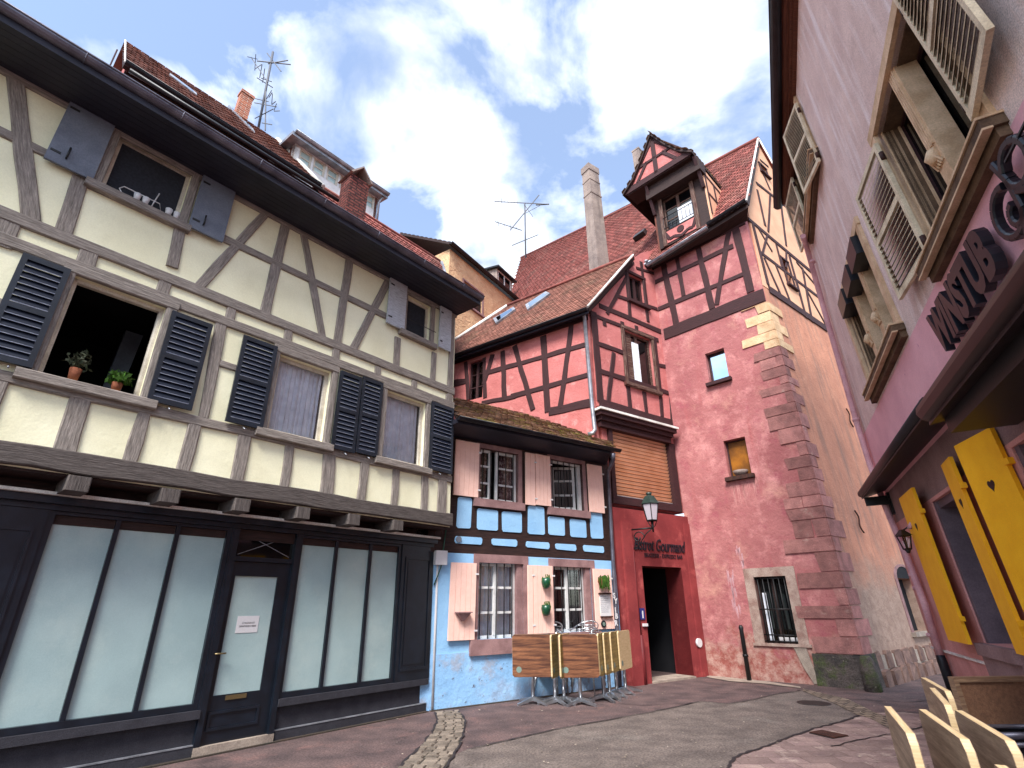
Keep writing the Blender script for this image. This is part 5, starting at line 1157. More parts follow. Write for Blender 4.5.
b_ = FG.at(975, 120, .06); hh_ = proj(FG.P(b_[0], .06, g1[3] + .05)); hinged((hh_[0], hh_[1]), (975, 120), (991, 28), .06, 2, .075)
hinged((796, 105), (820, 159), (805, 194), .06, 2, .06); hinged((792, 174), (809, 228), (801, 255), .06, 2, .06)
# lettering WINSTUB (reads from the far end towards the camera) and the scrolled initial of the next word
a = FG.at(945, 352, .08); b = FG.at(990, 243, .08); lw_ = (a[1] + b[1]) / 2
tx = MB(); text_mesh(tx, FG, 'WINSTUB', a[0] + .08, lw_ - .15, .06, .08, .62, width=b[0] - a[0] - .02, thick=.03); tx.build('lettering', M['letter'], Gh)
c = FG.at(1008, 200, .12); sc_ = MB(); s0 = (c[0] - .0, c[1])
def scroll(pts, wd=.065):
    for p, q in zip(pts[:-1], pts[1:]): sc_.bar(FG, p, q, wd, .07, .13)
def arc(cx, cy, r, a0, a1, k=12, sh=1.0): return [(cx + r * math.cos(math.radians(a0 + (a1 - a0) * i / k)), cy + sh * r * math.sin(math.radians(a0 + (a1 - a0) * i / k))) for i in range(k + 1)]
X0, Y0 = s0
scroll([(X0 + .05, Y0 + .32), (X0 + .1, Y0 + .1), (X0 + .08, Y0 - .15), (X0 - .02, Y0 - .32)])
scroll(arc(X0 - .08, Y0 - .05, .2, 60, 330, 14) + arc(X0 + .0, Y0 - .13, .09, 300, 90, 6)); scroll(arc(X0 + .26, Y0 + .12, .17, 160, -170, 14)); scroll([(X0 + .12, Y0 - .02), (X0 + .3, Y0 - .14), (X0 + .46, Y0 - .3), (X0 + .6, Y0 - .26)])
sc_.build('lettering', M['letter'], Gh)
MB().tube([FG.P(X0 + .2, .12, Y0 + .2), FG.P(X0 + .9, .12, Y0 + .2)], .012, 4).build('sign_rod', M['iron'], Gh)
# awning boxes
aw0 = FG.at(857, 485, .5)
def awn(u0, u1, n1, w0, w1, nb=0.0, label=None):
    P = FG.P; t_ = MB()
    t_.hexa([P(u0, nb, w0 + .12), P(u1, nb, w0 + .12), P(u1, n1, w0), P(u0, n1, w0), P(u0, nb, w1 + .12), P(u1, nb, w1 + .12), P(u1, n1 - .06, w1), P(u0, n1 - .06, w1)])
    t_.tube([P(u0, n1 - .03, (w0 + w1) / 2), P(u1, n1 - .03, (w0 + w1) / 2)], (w1 - w0) * .36, 10); o = t_.build('awning_box', M['awning'], Gh, label); return o
wa = (FG.at(857, 485, .42)[1] + FG.at(925, 400, .42)[1]) / 2
ua = FG.at(857, 485, .42)[0]; ub = FG.at(925, 405, .42)[0]
awn(ua, ub, .42, wa - .2, wa)
wc = (FG.at(921, 403, .6)[1] + FG.at(985, 292, .6)[1]) / 2
awn(FG.at(921, 405, .6)[0], UE, .6, wc - .27, wc)
br = MB(); u_ = FG.at(921, 405, .6)[0]
for u in (ua + .15, u_ + .1, u_ + .35, u_ + 2.2): MB().box(FG, u, u + .06, 0, .4, wa - .36, wa - .2).box(FG, u - .04, u + .1, 0, .04, wa - .55, wa - .15).build('awning_bracket', M['iron'], Gh)
br = MB()
br.tube([FG.P(u_ - .25, .12, wa - .02), FG.P(u_ - .2, .16, wa + .12), FG.P(u_ + .3, .16, wa + .12)], .03, 6); br.build('awning_hook', M['iron'], Gh)
MB().box(FG, u_ + .1, UE, .02, .5, wa - .62, wa - .36).build('awning_arms', M['iron'], Gh)
# yellow shutters
def yshut(F, r, n, heart, parent=Gh):
    o = MB().box(F, r[0], r[1], n, n + .04, r[2], r[3]).build('shutter', M['yellow'], parent)
    cx, cy = heart; h = MB(); s = .055
    pts = []
    for i in range(20):
        t = 2 * math.pi * i / 20; pts.append((cx + s * 16 * math.sin(t) ** 3 / 16, cy + s * (13 * math.cos(t) - 5 * math.cos(2 * t) - 2 * math.cos(3 * t) - math.cos(4 * t)) / 14))
    h.poly(F, pts[::-1], n + .038, n + .043); h.build('heart_cutout', M['redtimber'], o)
    for w in (r[2] + .3, r[3] - .35): MB().box(F, r[1] - .03, r[1] + .06, n - .01, n + .05, w - .03, w + .03).build('hinge', M['yellow'], o)
    return o
hx = FG.at(917.8, 525.6, .16); yshut(FG, s1, .12, ((s1[0] + s1[1]) / 2, hx[1]))
na = gsolve(944.7, 465, sw1); nb = gsolve(952.5, 456.4, sw1); ua_, ub_ = FG.at(944.7, 465, na)[0], FG.at(952.5, 456.4, nb)[0]; print('s2', na, nb, ua_, ub_, 's1', s1, 'gw', gw)
f2 = Frame(FG.P(ua_, na, sw0), FG.P(ub_, nb, sw0), FG.P(ua_, na, sw1)); yshut(f2, (0, f2.lu, 0, f2.lw), 0, (f2.lu / 2, f2.lw - (sw1 - hx[1])))
na = gsolve(958, 446, sw1); nb = gsolve(994, 427, sw1); a = FG.at(958, 446, na); b = FG.at(994, 427, nb); print('s3', na, nb, a, b)
f3 = Frame(FG.P(a[0], na, sw0), FG.P(b[0], nb, sw0), FG.P(a[0], na, sw1)); yshut(f3, (0, f3.lu, 0, f3.lw), 0, (f3.lu / 2, f3.lw - (sw1 - hx[1])))
for r in (gw, gwb):
    mb = MB(); mb.box(FG, r[0], r[0] + .1, -.3, -.02, r[2], r[3]).box(FG, r[0] + .1, r[0] + .34, -.33, -.28, r[2], r[3]).box(FG, r[1] - .1, r[1], -.3, -.02, r[2], r[3]).box(FG, r[0] + .1, r[1] - .1, -.3, -.05, r[3] - .1, r[3])
    o = mb.build('window', M['plumwood'], Gh); MB().box(FG, r[0] + .34, r[1] - .1, -.33, -.31, r[2], r[3] - .1).build('pane', M['darkpane'], o)
    MB().box(FG, r[0] - .1, r[1] + .1, -.2, .09, r[2] - .14, r[2] - .001).build('sill', M['plum'], o)
    MB().box(FG, r[0] - .1, r[1] + .1, .0, .05, r[2] - .4, r[2] - .141).build('sill_apron', M['plum'], o)
MB().box(FG, lbx(1), UE, .0, .03, FG.at(990, 663)[1] - .03, FG.at(990, 663)[1]).build('base_ledge', M['stringc'], Gh)
# lantern by the pipe
c = FG.p3(905, 541, .3); t = thing('wall_lantern', 'small black lantern on the pink wall beside the downpipe and the far yellow shutter', 'lantern', c)
lr = lambda r, z: [c + V((r * math.cos(a), r * math.sin(a), z)) for a in [math.radians(45 + 90 * i) for i in range(4)]]
m_ = MB(); A0, A1 = lr(.05, -.12), lr(.09, .08)
for i in range(4): m_.tube([A0[i], A1[i]], .01, 4)
m_.tube(A0 + [A0[0]], .012, 4).tube(A1 + [A1[0]], .014, 4).tube([c + V((0, 0, .08)), c + V((0, 0, .17))], [.12, .03], 4).tube([c - NS * .12, c - NS * .18], [.05, .02], 6)
m_.tube([c + NS * .15, c + NS * .22 - FG.N * .12, c - FG.N * .28 + NS * .1], .014, 5); m_.build('lantern_frame', M['iron'], t)
g_ = MB()
for i in range(4): j = (i + 1) % 4; g_.face([A0[i], A0[j], A1[j], A1[i]])
g_.build('lantern_pane', M['clear'], t); MB().tube([c - FG.N * .3 + NS * .2, c - FG.N * .16 + NS * .26, c - FG.N * .1 + NS * .18], [.06, .05, .03], 8).build('wall_mount', M['pipepink'], t)

# ================================================================== roofs and houses behind the cream house
def A3(x, y, n): return FA.p3(x, y, n)
H1 = thing('rust_roof_house', 'house with rust brown tiled roof and pink gable rising behind the cream house', 'house', FA.P(-5, -4, 0))
wr, we_ = 14.9, 12.22
ur0, ur1, ue0, ue1 = -6.62, -3.35, -6.5, -3.0
P = FA.P
S, T, Nr = roof_axes(P(-6.6, -3, we_), P(-2.9, -3, we_), P(-6.6, -5, wr))
ro_ = [P(ue0, -3, we_), P(-1.9, -3, we_ ), P(-2.65, -5, wr), P(ur0, -5, wr)]
MB().slab(ro_, Nr, .12).build('roof', M['darktimber'], H1)
mb = MB(); tiles(mb, ro_[0], S, T, [st(ro_[0], S, T, p) for p in ro_], .18, .16); mb.build('roof_tiles', M['tilerust'], H1)
MB().hexa([P(-6.45, -7, 4), P(-2, -7, 4), P(-2, -3.15, 4), P(-6.45, -3.15, 4), P(-6.45, -7, we_ - .05), P(-2, -7, we_ - .05), P(-2, -3.15, we_ - .05), P(-6.45, -3.15, we_ - .05)]).build('wall', M['darktimber'], H1)
MB().slab([P(-6.45, -3.1, we_ - .2), P(-6.45, -5, wr - .15), P(-6.45, -6.9, we_ - .2), P(-6.45, -6.9, 10), P(-6.45, -3.1, 10)], -FA.U, .2).build('gable', M['pink'], H1)
gb = MB(); gF = Face(P(-6.67, -7, 0), U=FA.N.copy(), W=FA.W.copy())
for u in (.6, 1.4, 2.2, 3.0, 3.7): gb.bar(gF, (u, 11), (u, 12.4 + min(u, 4 - u) * 1.0), .12, 0, .03)
gb.build('gable_timbers', M['redtimber'], H1)
MB().slab([ro_[3], ro_[2], P(-2.65, -7.2, we_), P(ur0, -7.2, we_)], V((-.5, .6, .8)).normalized(), .1).build('rear_roof', M['tilerust'], H1)
gutter(FA, -6.5, -2.0, -2.93, we_ - .02, .07, M['blackgutter'], H1, joints=0)
MB().tube([P(-6.4, -2.6, we_ - .5), P(-1.6, -2.6, we_ - .5)], .05, 6).build('lower_gutter', M['blackgutter'], H1)
MB().tube([ro_[0] + Nr * .02, ro_[3] + Nr * .02], .02, 6).tube([P(-1.9, -3, we_ + .04), P(-2.65, -5, wr + .06)], .07, 6).build('verge_flashing', M['stringc'], H1)
hp_ = lambda x, y: on_plane(x, y, ro_[0], Nr)
for (x0, y0, x1, y1, wdd) in ((169, 77, 196, 97, .35), (229, 109, 254, 134, .4)):
    a, b = hp_(x0, y0), hp_(x1, y1); d = T * wdd
    q = [a + Nr * .06, b + Nr * .06, b + d + Nr * .06, a + d + Nr * .06]; k = MB().slab(q, Nr, .1).build('roof_window', M['zinc'], H1); c = ctr(q)
    MB().slab([c + (p - c) * .75 + Nr * .004 for p in q], Nr, .003).build('pane', M['skypane'], k)
def chim(label, x0, y0, x1, yt, n, m, h=None, cap=None, **kw):
    a = FA.at(x0, y0, n); b = FA.at(x1, y0, n); wd = b[0] - a[0]; base = FA.P((a[0] + b[0]) / 2, n, a[1]); top = FA.at((x0 + x1) / 2, yt, n)[1]
    F_ = Face(base, U=FA.U, W=NS.copy()); return chimney(label, 'chimney', base, F_, wd * .75, wd * .6, top - a[1], m, 1.0, cap, .1, **kw)
chim('small orange brick chimney on the rust brown ridge', 231, 117, 249, 94, -5.1, M['brickor'], cap=M['brickor'])
c2 = chim('thick dark red brick chimney with a pointed cap right behind the cream house gutter', 337, 213, 364, 180, -2.7, M['brickred'])
bp0 = V(c2.location); zt = FA.P(0, -2.7, FA.at(350, 180, -2.7)[1]).z
k = MB(); w_ = .36
for sg in (-1, 1): k.hexa([V((bp0.x, bp0.y, zt)) + FA.U * (sg * w_) + FA.N * a - V((0, 0, .02)) for a in (-.35, .35)] + [V((bp0.x, bp0.y, zt)) + FA.U * (sg * w_ - sg * .06) + FA.N * a - V((0, 0, .02)) for a in (.35, -.35)] +
       [V((bp0.x, bp0.y, zt + .42)) + FA.N * a for a in (-.35, .35)] + [V((bp0.x, bp0.y, zt + .36)) + FA.N * a for a in (.35, -.35)])
k.build('chimney_cap', M['greyrender'], c2)
# H2 white dormer house
H2 = thing('dormer_house', 'house with a long white framed dormer and red tiled mansard behind the cream house', 'house', FA.P(-1, -5, 0))
n2 = -4.0; a = FA.at(296.5, 140, n2); b = FA.at(378, 196, n2); wt2 = (a[1] + b[1]) / 2 - .05; wb2 = (FA.at(291.7, 161, n2)[1] + FA.at(338, 191, n2)[1]) / 2
u0, u1 = a[0], b[0]
wn = [(u0 + .16 + i * (u1 - u0 - .2) / 6, u0 + .16 + i * (u1 - u0 - .2) / 6 + (u1 - u0) / 6 * .8, wb2 + .14, wt2 - .1) for i in range(6)]
MB().wall(FA, [(u0, wb2 - .6), (u1, wb2 - .6), (u1, wt2), (u0, wt2)], wn, n2, .1, .2).build('dormer_wall', M['white'], H2)
for r in wn: casement(FA, r, H2, n2 - .08, M['offwhite'], M['frost'], fw=.06, cols=1, rows=2)
MB().slab([P(u0 - .25, n2 + .3, wt2), P(u1 + .2, n2 + .3, wt2), P(u1 + .2, n2 - 2.5, wt2 + .5), P(u0 - .25, n2 - 2.5, wt2 + .5)], V((.1, -.1, 1)).normalized(), .12).build('dormer_roof', M['zinc'], H2)
MB().slab([P(u0, n2, wt2 - .1), P(u0, n2, wb2 - .6), P(u0, n2 - 2.4, wb2 - .6), P(u0, n2 - 2.4, wt2 + .3)], -FA.U, .1).build('dormer_cheek', M['tilerust'], H2)
MB().slab([P(u1, n2, wt2 - .1), P(u1, n2 - 2.4, wt2 + .3), P(u1, n2 - 2.4, wb2 - .6), P(u1, n2, wb2 - .6)], FA.U, .1).build('dormer_cheek', M['tilerust'], H2)
gutter(FA, u0 - .2, u1 + .2, n2 + .34, wt2 + .02, .06, M['zinc'], H2, joints=0)
MB().tube([P(u1 + .1, n2 + .3, wt2), P(u1 + .02, n2 + .06, wt2 - .25), P(u1 + .02, n2 + .06, wb2 - .5)], .04, 7).build('downpipe', M['zinc'], H2)
n3 = -3.0; a = FA.at(325, 185, n3 - .5); b = FA.at(440, 262, n3 - .5); wt3 = b[1]; uu0 = FA.at(322, 200, n3)[0]; uu1 = b[0]
q = [P(uu0, n3 + .3, wt3 - 2.0), P(uu1, n3 + .3, wt3 - 2.0), P(uu1, n3 - .5, wt3), P(uu0, n3 - .5, wt3)]
S, T, Nr2 = roof_axes(q[0], q[1], q[2]); MB().slab(q, Nr2, .1).build('mansard', M['darktimber'], H2)
mb = MB(); tiles(mb, q[0], S, T, [st(q[0], S, T, p) for p in q], .16, .14, .03); mb.build('mansard_tiles', M['tilered'], H2)
MB().tube([P(uu0, n3 - .5, wt3 + .04), P(uu1, n3 - .5, wt3 + .04)], .05, 6).build('mansard_flashing', M['tilered'], H2)
MB().slab([P(uu0, n3 - .5, wt3), P(uu1, n3 - .5, wt3), P(uu1, n3 - 3.5, wt3 + .9), P(uu0, n3 - 3.5, wt3 + .9)], V((0, 0, 1)), .1).build('rear_roof', M['tilered'], H2)
MB().tube([P(uu1 + .03, n3 - .45, wt3 - .02), P(uu1 + .03, n3 + .3, wt3 - 2)], .06, 7).build('downpipe', M['zinc'], H2)
MB().box(FA, -2.0, uu1 + .05, -8, -3.6, 3, wt3 - .1).build('wall', M['tilerust'], H2)
MB().box(FA, uu0, uu1, -3.6, n3 + .2, 4, wt3 - 2.0).build('wall', M['greyrender'], H2)
# H3 ochre house
rr_ = ray(449.8, 247); rr_ *= 19.5 / math.hypot(rr_.x, rr_.y); O3 = CAMP + rr_; zT = O3.z; O3 = V((O3.x, O3.y, 0))
F3 = Face(O3, (874, 602), (500, -757)); zz = F3.at(449.8, 247)[1]; f3e = F3.at(512, 298)[0]
H3 = thing('ochre_house', 'crumbling ochre plastered house with small roof dormers between the cream and pink houses', 'house', O3)
wn3 = F3.rc([(463.3, 281), (482.5, 294.5), (481.5, 314), (463.5, 303)])
MB().wall(F3, [(0, 4), (f3e + 1.5, 4), (f3e + 1.5, zz - .1), (0, zz - .1)], [wn3], 0, .15, .3).build('front_wall', M['ochre'], H3)
surround(F3, wn3, .0, .04, H3, M['sandstone'], j=.1, head=.1, sill=.12); o = casement(F3, wn3, H3, -.12, M['redtimber'], M['darkpane'], cols=2, rows=2)
F3s = Face(O3 - F3.N * 0, U=(F3.N * -1 + F3.U * -.0).normalized() * -1, W=NS.copy()); e3 = F3s.at(415, 240)
sd = Frame(O3 - F3.N * 6, O3, O3 - F3.N * 6 + NS)
MB().slab([O3 + NS * 4, O3 + NS * (zz - .1), O3 - F3.N * 6 + NS * (zz - .1), O3 - F3.N * 6 + NS * 4], -F3.U, .3).build('side_wall', M['ochre'], H3)
gutter(F3, -.3, f3e + 1.5, .3, zz - .02, .09, M['blackgutter'], H3, joints=0)
P3 = F3.P; q = [P3(-.3, .25, zz), P3(f3e + 1.5, .25, zz), P3(f3e + 1.5, -3.2, zz + 2.2), P3(-.3, -3.2, zz + 2.2)]
S, T, N3 = roof_axes(q[0], q[1], q[2]); MB().slab(q, N3, .12).build('roof', M['darktimber'], H3); mb = MB(); tiles(mb, q[0], S, T, [st(q[0], S, T, p) for p in q], .2, .18); mb.build('roof_tiles', M['tilerust'], H3)
MB().slab([q[3], q[2], P3(f3e + 1.5, -6.5, zz), P3(-.3, -6.5, zz)], V((0, .5, 1)).normalized(), .12).build('rear_roof', M['tilerust'], H3)
def small_dormer(x0, y0, x1, y1, n, hgt, lab):
    a = F3.at(x0, y0, n); b = F3.at(x1, y1, n); u0, u1 = a[0], b[0]; w1 = (a[1] + b[1]) / 2; mb = MB()
    r = (u0 + .15, u1 - .15, w1 - hgt + .1, w1 - .12); mb.wall(F3, [(u0, w1 - hgt), (u1, w1 - hgt), (u1, w1), (u0, w1)], [r], n, .08, 1.4); mb.build('roof_dormer', M['greyrender'], H3)
    casement(F3, r, H3, n - .06, M['white'], M['darkpane'], cols=2, fw=.04)
    MB().slab([P3(u0 - .2, n + .25, w1 - .02), P3(u1 + .2, n + .25, w1 - .02), P3(u1 + .2, n - 2, w1 + .35), P3(u0 - .2, n - 2, w1 + .35)], NS, .1).build('dormer_roof', M['blackgutter'], H3)
small_dormer(497, 268, 512, 280, -1.2, 1.0, '')

# ---- antennas
def antenna(label, bp, segs, dist_n, group=None):
    base = on_plane(*bp, CAMP + V((0, 1, 0)) * dist_n, V((0, 1, 0))); t = thing('antenna', label, 'antenna', base, None)
    mm = MB(); el = MB()
    for i, (x0, y0, x1, y1, r) in enumerate(segs):
        a = on_plane(x0, y0, base, V((0, 1, 0))); b = on_plane(x1, y1, base, V((0, 1, 0)))
        r *= 1.25 if 'crowded' in label else 2.0
        if i == 0: mm.tube([a, b], r, 6)
        else: k = random.uniform(-.4, .4); b = b + V((0, k, 0)) * .5; a = a - V((0, k, 0)) * .5; el.tube([a, b], r, 4)
    mm.build('mast', M['antenna'], t); el.build('antenna_elements', M['antenna'], t)
sg = [(258, 130, 273, 52, .03)]
for a in ((268, 64, 288, 60), (264.5, 47.5, 283.5, 77), (251, 57, 268, 83), (259, 65.5, 289, 60)): sg.append(a + (.016,))
for i in range(6): t_ = i / 5; x = 252 + 14 * t_; y = 58 + 22 * t_; sg.append((x - 2.5, y + 3, x + 3.5, y - 3, .011))
for y, x0, x1 in ((82, 259, 271), (94, 264, 274), (99, 253, 268), (104, 255, 276), (113, 252, 276), (123, 262, 272)): sg.append((x0, y, x1, y + 1.5, .012))
for i in range(5): sg.append((268 + i * 1.6, 96 + i * 4, 273 + i * 1.6, 94 + i * 4, .011))
sg.append((265, 130, 266, 92, .018))
antenna('tall crowded television antenna beside the small orange brick chimney', (258, 130), sg, FA.P(-2.6, -5.2, 0).y, None)
sg = [(525.8, 262, 524.8, 203, .03), (494.3, 200, 548.5, 205.7, .02), (495, 223, 522, 229, .018), (512, 246, 538.5, 234, .018), (510, 229.5, 539, 196, .022), (523, 214, 540, 206, .012), (536, 203.5, 549, 205.5, .03), (524, 205, 533, 216, .012)]
for i in range(7): x = 498 + i * 3.2; y = 200.4 + i * .34; sg.append((x, y - 1.6, x + .6, y + 1.8, .01))
for i in range(4): x = 498 + i * 6; y = 223.7 + i * 1.3; sg.append((x, y - 1.6, x + .6, y + 1.8, .01))
antenna('slender television antenna standing on the left end of the red tiled ridge', (525.8, 262), sg, ep(526, 258).y, None)
# thin cable from grey chimney
# ================================================================== tables and chairs
def flip_table(label, board_m, print_m, group, logo=(.12, .12), lr_=.05):
    t = thing('folded_table', label, 'table', (0, 0, 0), group)
    W_, H0, H1_, th = .36, .42, 1.12, .026
    X = Face(V((0, 0, 0)), U=V((1, 0, 0)), W=V((0, 0, 1)))   # N = -Y
    b = MB(); c = .035
    pts = [(-W_ + c, H0), (W_ - c, H0), (W_, H0 + c), (W_, H1_ - c), (W_ - c, H1_), (-W_ + c, H1_), (-W_, H1_ - c), (-W_, H0 + c)]
    b.poly(X, pts, .04, .04 + th); o = b.build('tabletop', M['tableedge'], t)
    s = .003; pi_ = [(x * (1 - .004), y) for x, y in pts]
    MB().poly(X, pi_, .04 + th - .001, .04 + th + .002).build('veneer', board_m, o); MB().poly(X, pi_, .037, .0405).build('underside', M['tableback'], o)
    if logo:
        cx = -W_ + logo[0] if logo[0] < .5 else W_ - (logo[0] - .5); cy = H0 + logo[1]
        ring = [(cx + lr_ * math.cos(i * .35), cy + lr_ * math.sin(i * .35)) for i in range(18)]; l = MB(); l.poly(X, ring, .04 + th + .002, .04 + th + .0035)
        l.build('printed_emblem', print_m, o)
    MB().tube([V((0, 0, .06)), V((0, 0, .72))], .032, 10).build('column', M['steel'], t)
    MB().box(X, -.12, .12, .0, .038, .66, .9).build('hinge_plate', M['steel'], t)
    for i in range(4):
        a = math.radians(45 + 90 * i); d = V((math.cos(a), math.sin(a), 0)); n = V((-d.y, d.x, 0))
        f = MB(); f.hexa([d * .02 - n * .03 + NS * .05, d * .36 - n * .02 + NS * .0, d * .36 + n * .02 + NS * .0, d * .02 + n * .03 + NS * .05, d * .02 - n * .03 + NS * .11, d * .36 - n * .02 + NS * .035, d * .36 + n * .02 + NS * .035, d * .02 + n * .03 + NS * .11])
        f.build('foot', M['steel'], t)
    return t
lefts = [((533, 703.5), -4, 0, 'folded bistro table with walnut top, farthest left of the row'), ((551, 706), 71, 1, 'folded table seen edge-on just right of the leftmost walnut top'),
         ((560, 706), 70, 1, 'second folded table seen edge-on, directly left of the middle walnut top'), ((581, 704.5), -4, 0, 'folded bistro table with walnut top in the middle of the row'), ((600, 703), 66, 1, 'folded table seen edge-on just right of the middle walnut top'),
         ((606, 701), 65, 1, 'folded table seen edge-on, third from the right end of the row'), ((613, 698), 64, 1, 'folded table seen edge-on, second from the right end of the row'), ((621, 695), 60, 2, 'folded table with pale beech face at the right end of the row')]
grp = 'folded tables by the blue wall'
pts_ = [flip_table('x', M[k], M['greyprint'], grp) for k in ('tabletop', 'tableolive', 'tableedge')]; used = [0, 0, 0]
for i, ((x, y), yaw, kk, lab) in enumerate(lefts):
    g = at_z(x, y); pt = pts_[kk]; o = pt if not used[kk] else dup(pt); used[kk] = 1
    if yaw > 10: ya = math.radians(yaw); g = g + V((math.cos(ya), math.sin(ya), 0)) * .3
    o.location = g; o.rotation_euler.z = math.radians(yaw); o['label'] = lab
rights = [((886, 705), (911, 735), 'leftmost folded table in the lower right corner, standing alone over the pink paving'), ((920, 708), (961, 737), 'folded table with a teal print, second from the left at lower right'),
          ((931, 687), (950, 708), 'folded table behind the front row, with a short pale slanting edge'), ((922, 677), (947, 691), 'farthest folded table of the lower right group, by the downpipe foot'),
          ((956, 709), (1013, 743), 'folded table with the longest pale edge, in front of the brown screen'), ((996, 762), (1052, 810), 'nearest folded table, only its pale corner showing at the bottom right')]
pr = None
for i, (a, b, lab) in enumerate(rights):
    A_ = at_z(*a, 1.12); B_ = at_z(*b, 1.12); d = (B_ - A_); d.z = 0; d.normalize()
    c = V((A_.x, A_.y, 0)) + d * .36 
    if pr is None: pr = flip_table(lab, M['tableback'], M['teal'], 'folded tables by the winstub wall', logo=(.62, .44), lr_=.075); o = pr
    else: o = dup(pr)
    yaw = math.atan2(d.y, d.x); nrm = V((math.sin(yaw), -math.cos(yaw), 0)); 
    if nrm.x > 0: pass
    o.location = c - nrm * .055; o.rotation_euler.z = yaw; o['label'] = lab
def chair(label, group):
    t = thing('aluminium_chair', label, 'chair', (0, 0, 0), group)
    MB().hexa([V((-.21, -.2, .43)), V((.21, -.2, .43)), V((.2, .2, .42)), V((-.2, .2, .42)), V((-.21, -.2, .45)), V((.21, -.2, .45)), V((.2, .2, .44)), V((-.2, .2, .44))]).build('seat', M['tableback'], t)
    for sx in (-1, 1):
        for sy in (-1, 1): MB().tube([V((sx * .2, sy * .19, .44)), V((sx * .26, sy * .25, 0))], .013, 7).build('leg', M['steel'], t)
    bk = [V((-.27, -.2, .66))] + [V((.27 * math.cos(a), .0 + .3 * math.sin(a), .68 + .14 * math.sin(a))) for a in [math.pi - i * math.pi / 12 for i in range(13)]] + [V((.27, -.2, .66))]
    MB().tube(bk, .014, 7).build('arm_and_back_rail', M['steel'], t)
    s = MB()
    for x in (-.26, .26): s.tube([V((x * .8, -.19, .44)), V((x, -.2, .66))], .012, 6)
    for z in (.56, .66, .74): s.tube([V((.24 * math.cos(a), .3 * math.sin(a) - .02, z)) for a in [math.pi * .85 - i * math.pi * .07 for i in range(11)]], .01, 5)
    s.build('back_slats', M['steel'], t); return t
ch0 = chair('bottom', 'stacked aluminium chairs'); k = 0
for (x, y, nm) in ((551, 697, 'left chair stack behind the folded tables'), (589, 693, 'right chair stack behind the folded tables')):
    g = at_z(x, y)
    for i, p in enumerate(('bottom', 'second', 'third', 'fourth', 'topmost')):
        o = ch0 if k == 0 else dup(ch0); k += 1; o.location = g + V((0, 0, .12 * i)); o.rotation_euler.z = math.radians(-35 if x > 570 else -28); o['label'] = '%s aluminium chair of the %s' % (p, nm)
# brown panel screen
b0 = at_z(950, 677, .98); b1 = at_z(1024, 676, .98); d = (b1 - b0).normalized(); b1 = b0 + d * min(1.0, (b1 - b0).length + .05)
fr = Frame(V((b0.x, b0.y, .0)), V((b1.x, b1.y, 0)), V((b0.x, b0.y, 1))); Lb = fr.lu
t = thing('panel_screen', 'brown speckled terrace screen in a thin wooden frame beside the yellow shutters', 'screen', fr.O)
mb = MB(); mb.box(fr, 0, Lb, -.03, .03, .94, .98).box(fr, 0, .045, -.03, .03, .06, .94).box(fr, Lb - .045, Lb, -.03, .03, .06, .94).box(fr, .045, Lb - .045, -.03, .03, .42, .46); mb.build('screen_frame', M['boardframe'], t)
MB().box(fr, .045, Lb - .045, -.01, .012, .46, .94).build('panel', M['board'], t)
MB().box(fr, .0, .05, -.2, .2, 0, .06).box(fr, Lb - .05, Lb, -.2, .2, 0, .06).build('base', M['iron'], t)
c = at_z(1010, 733, .62); t = thing('black_planter', 'glossy black trough with rolled rim below the brown screen at the right edge', 'planter', V((c.x, c.y, 0)))
x0 = c - V((.12, 0, 0)); MB().hexa([V((x0.x, x0.y, 0)), V((x0.x + .7, x0.y, 0)), V((x0.x + .7, x0.y + .3, 0)), V((x0.x, x0.y + .3, 0)), V((x0.x, x0.y, .58)), V((x0.x + .7, x0.y, .58)), V((x0.x + .7, x0.y + .3, .58)), V((x0.x, x0.y + .3, .58))]).build('trough', M['blackgutter'], t)
MB().tube([V((x0.x, x0.y, .6)), V((x0.x + .7, x0.y, .6)), V((x0.x + .7, x0.y + .3, .6)), V((x0.x, x0.y + .3, .6)), V((x0.x, x0.y, .6))], .025, 8).tube([V((x0.x, x0.y - .01, .54)), V((x0.x + .7, x0.y - .01, .54))], .02, 8).build('rim', M['gutter'], t)
# ================================================================== ground
def gp(pts, z): return [at_z(x, y, z) for x, y in pts]
g = MB(); g.face([V((-150, -150, 0)), V((150, -150, 0)), V((150, 150, 0)), V((-150, 150, 0))]); struct(g, 'ground', M['redasphalt'])
def sheet(name, m, pts, z):
    q = gp(pts, z); mb = MB()
    for t_ in tessellate_polygon([q]):
        tri = [q[i] for i in t_]
        if (tri[1] - tri[0]).cross(tri[2] - tri[0]).z < 0: tri.reverse()
        mb.face(tri)
    return struct(mb, name, m)
seam = [(470, 748), (515, 738), (560, 728), (650, 712), (700, 701), (712, 702), (728, 703.5), (745, 701), (775, 694), (800, 690)]
arc_ = [(858, 715.5), (840, 721.5), (815, 728), (790, 736), (770, 744), (748, 752), (735, 757), (726, 768), (716, 790), (690, 860)]
sheet('asphalt_road', M['asphalt'], seam + [(806, 691.5), (834, 700), (846, 707), (858, 715.5)] + arc_[1:] + [(640, 1000), (420, 1000), (415, 830), (432, 778), (452, 756)], .004)
sheet('paved_street', M['slabs'], [(858, 715.5), (872, 713), (900, 712), (940, 716), (990, 730), (1100, 760), (1500, 900), (1300, 1100), (700, 1000), (690, 860)] + arc_[::-1][1:-1], .008)
sheet('kerb_strip', M['kerb'], [(706.5, 675), (730, 677.5), (765, 681), (800, 686.5), (801, 688), (765, 683.5), (730, 681), (707, 677)], .012)
sheet('kerb_strip', M['cobble'], [(803, 688.5), (822, 693), (848, 699), (874, 712), (893, 718), (905, 730), (895, 732), (870, 718), (856, 714), (834, 703), (815, 695.5), (803, 691)], .012)
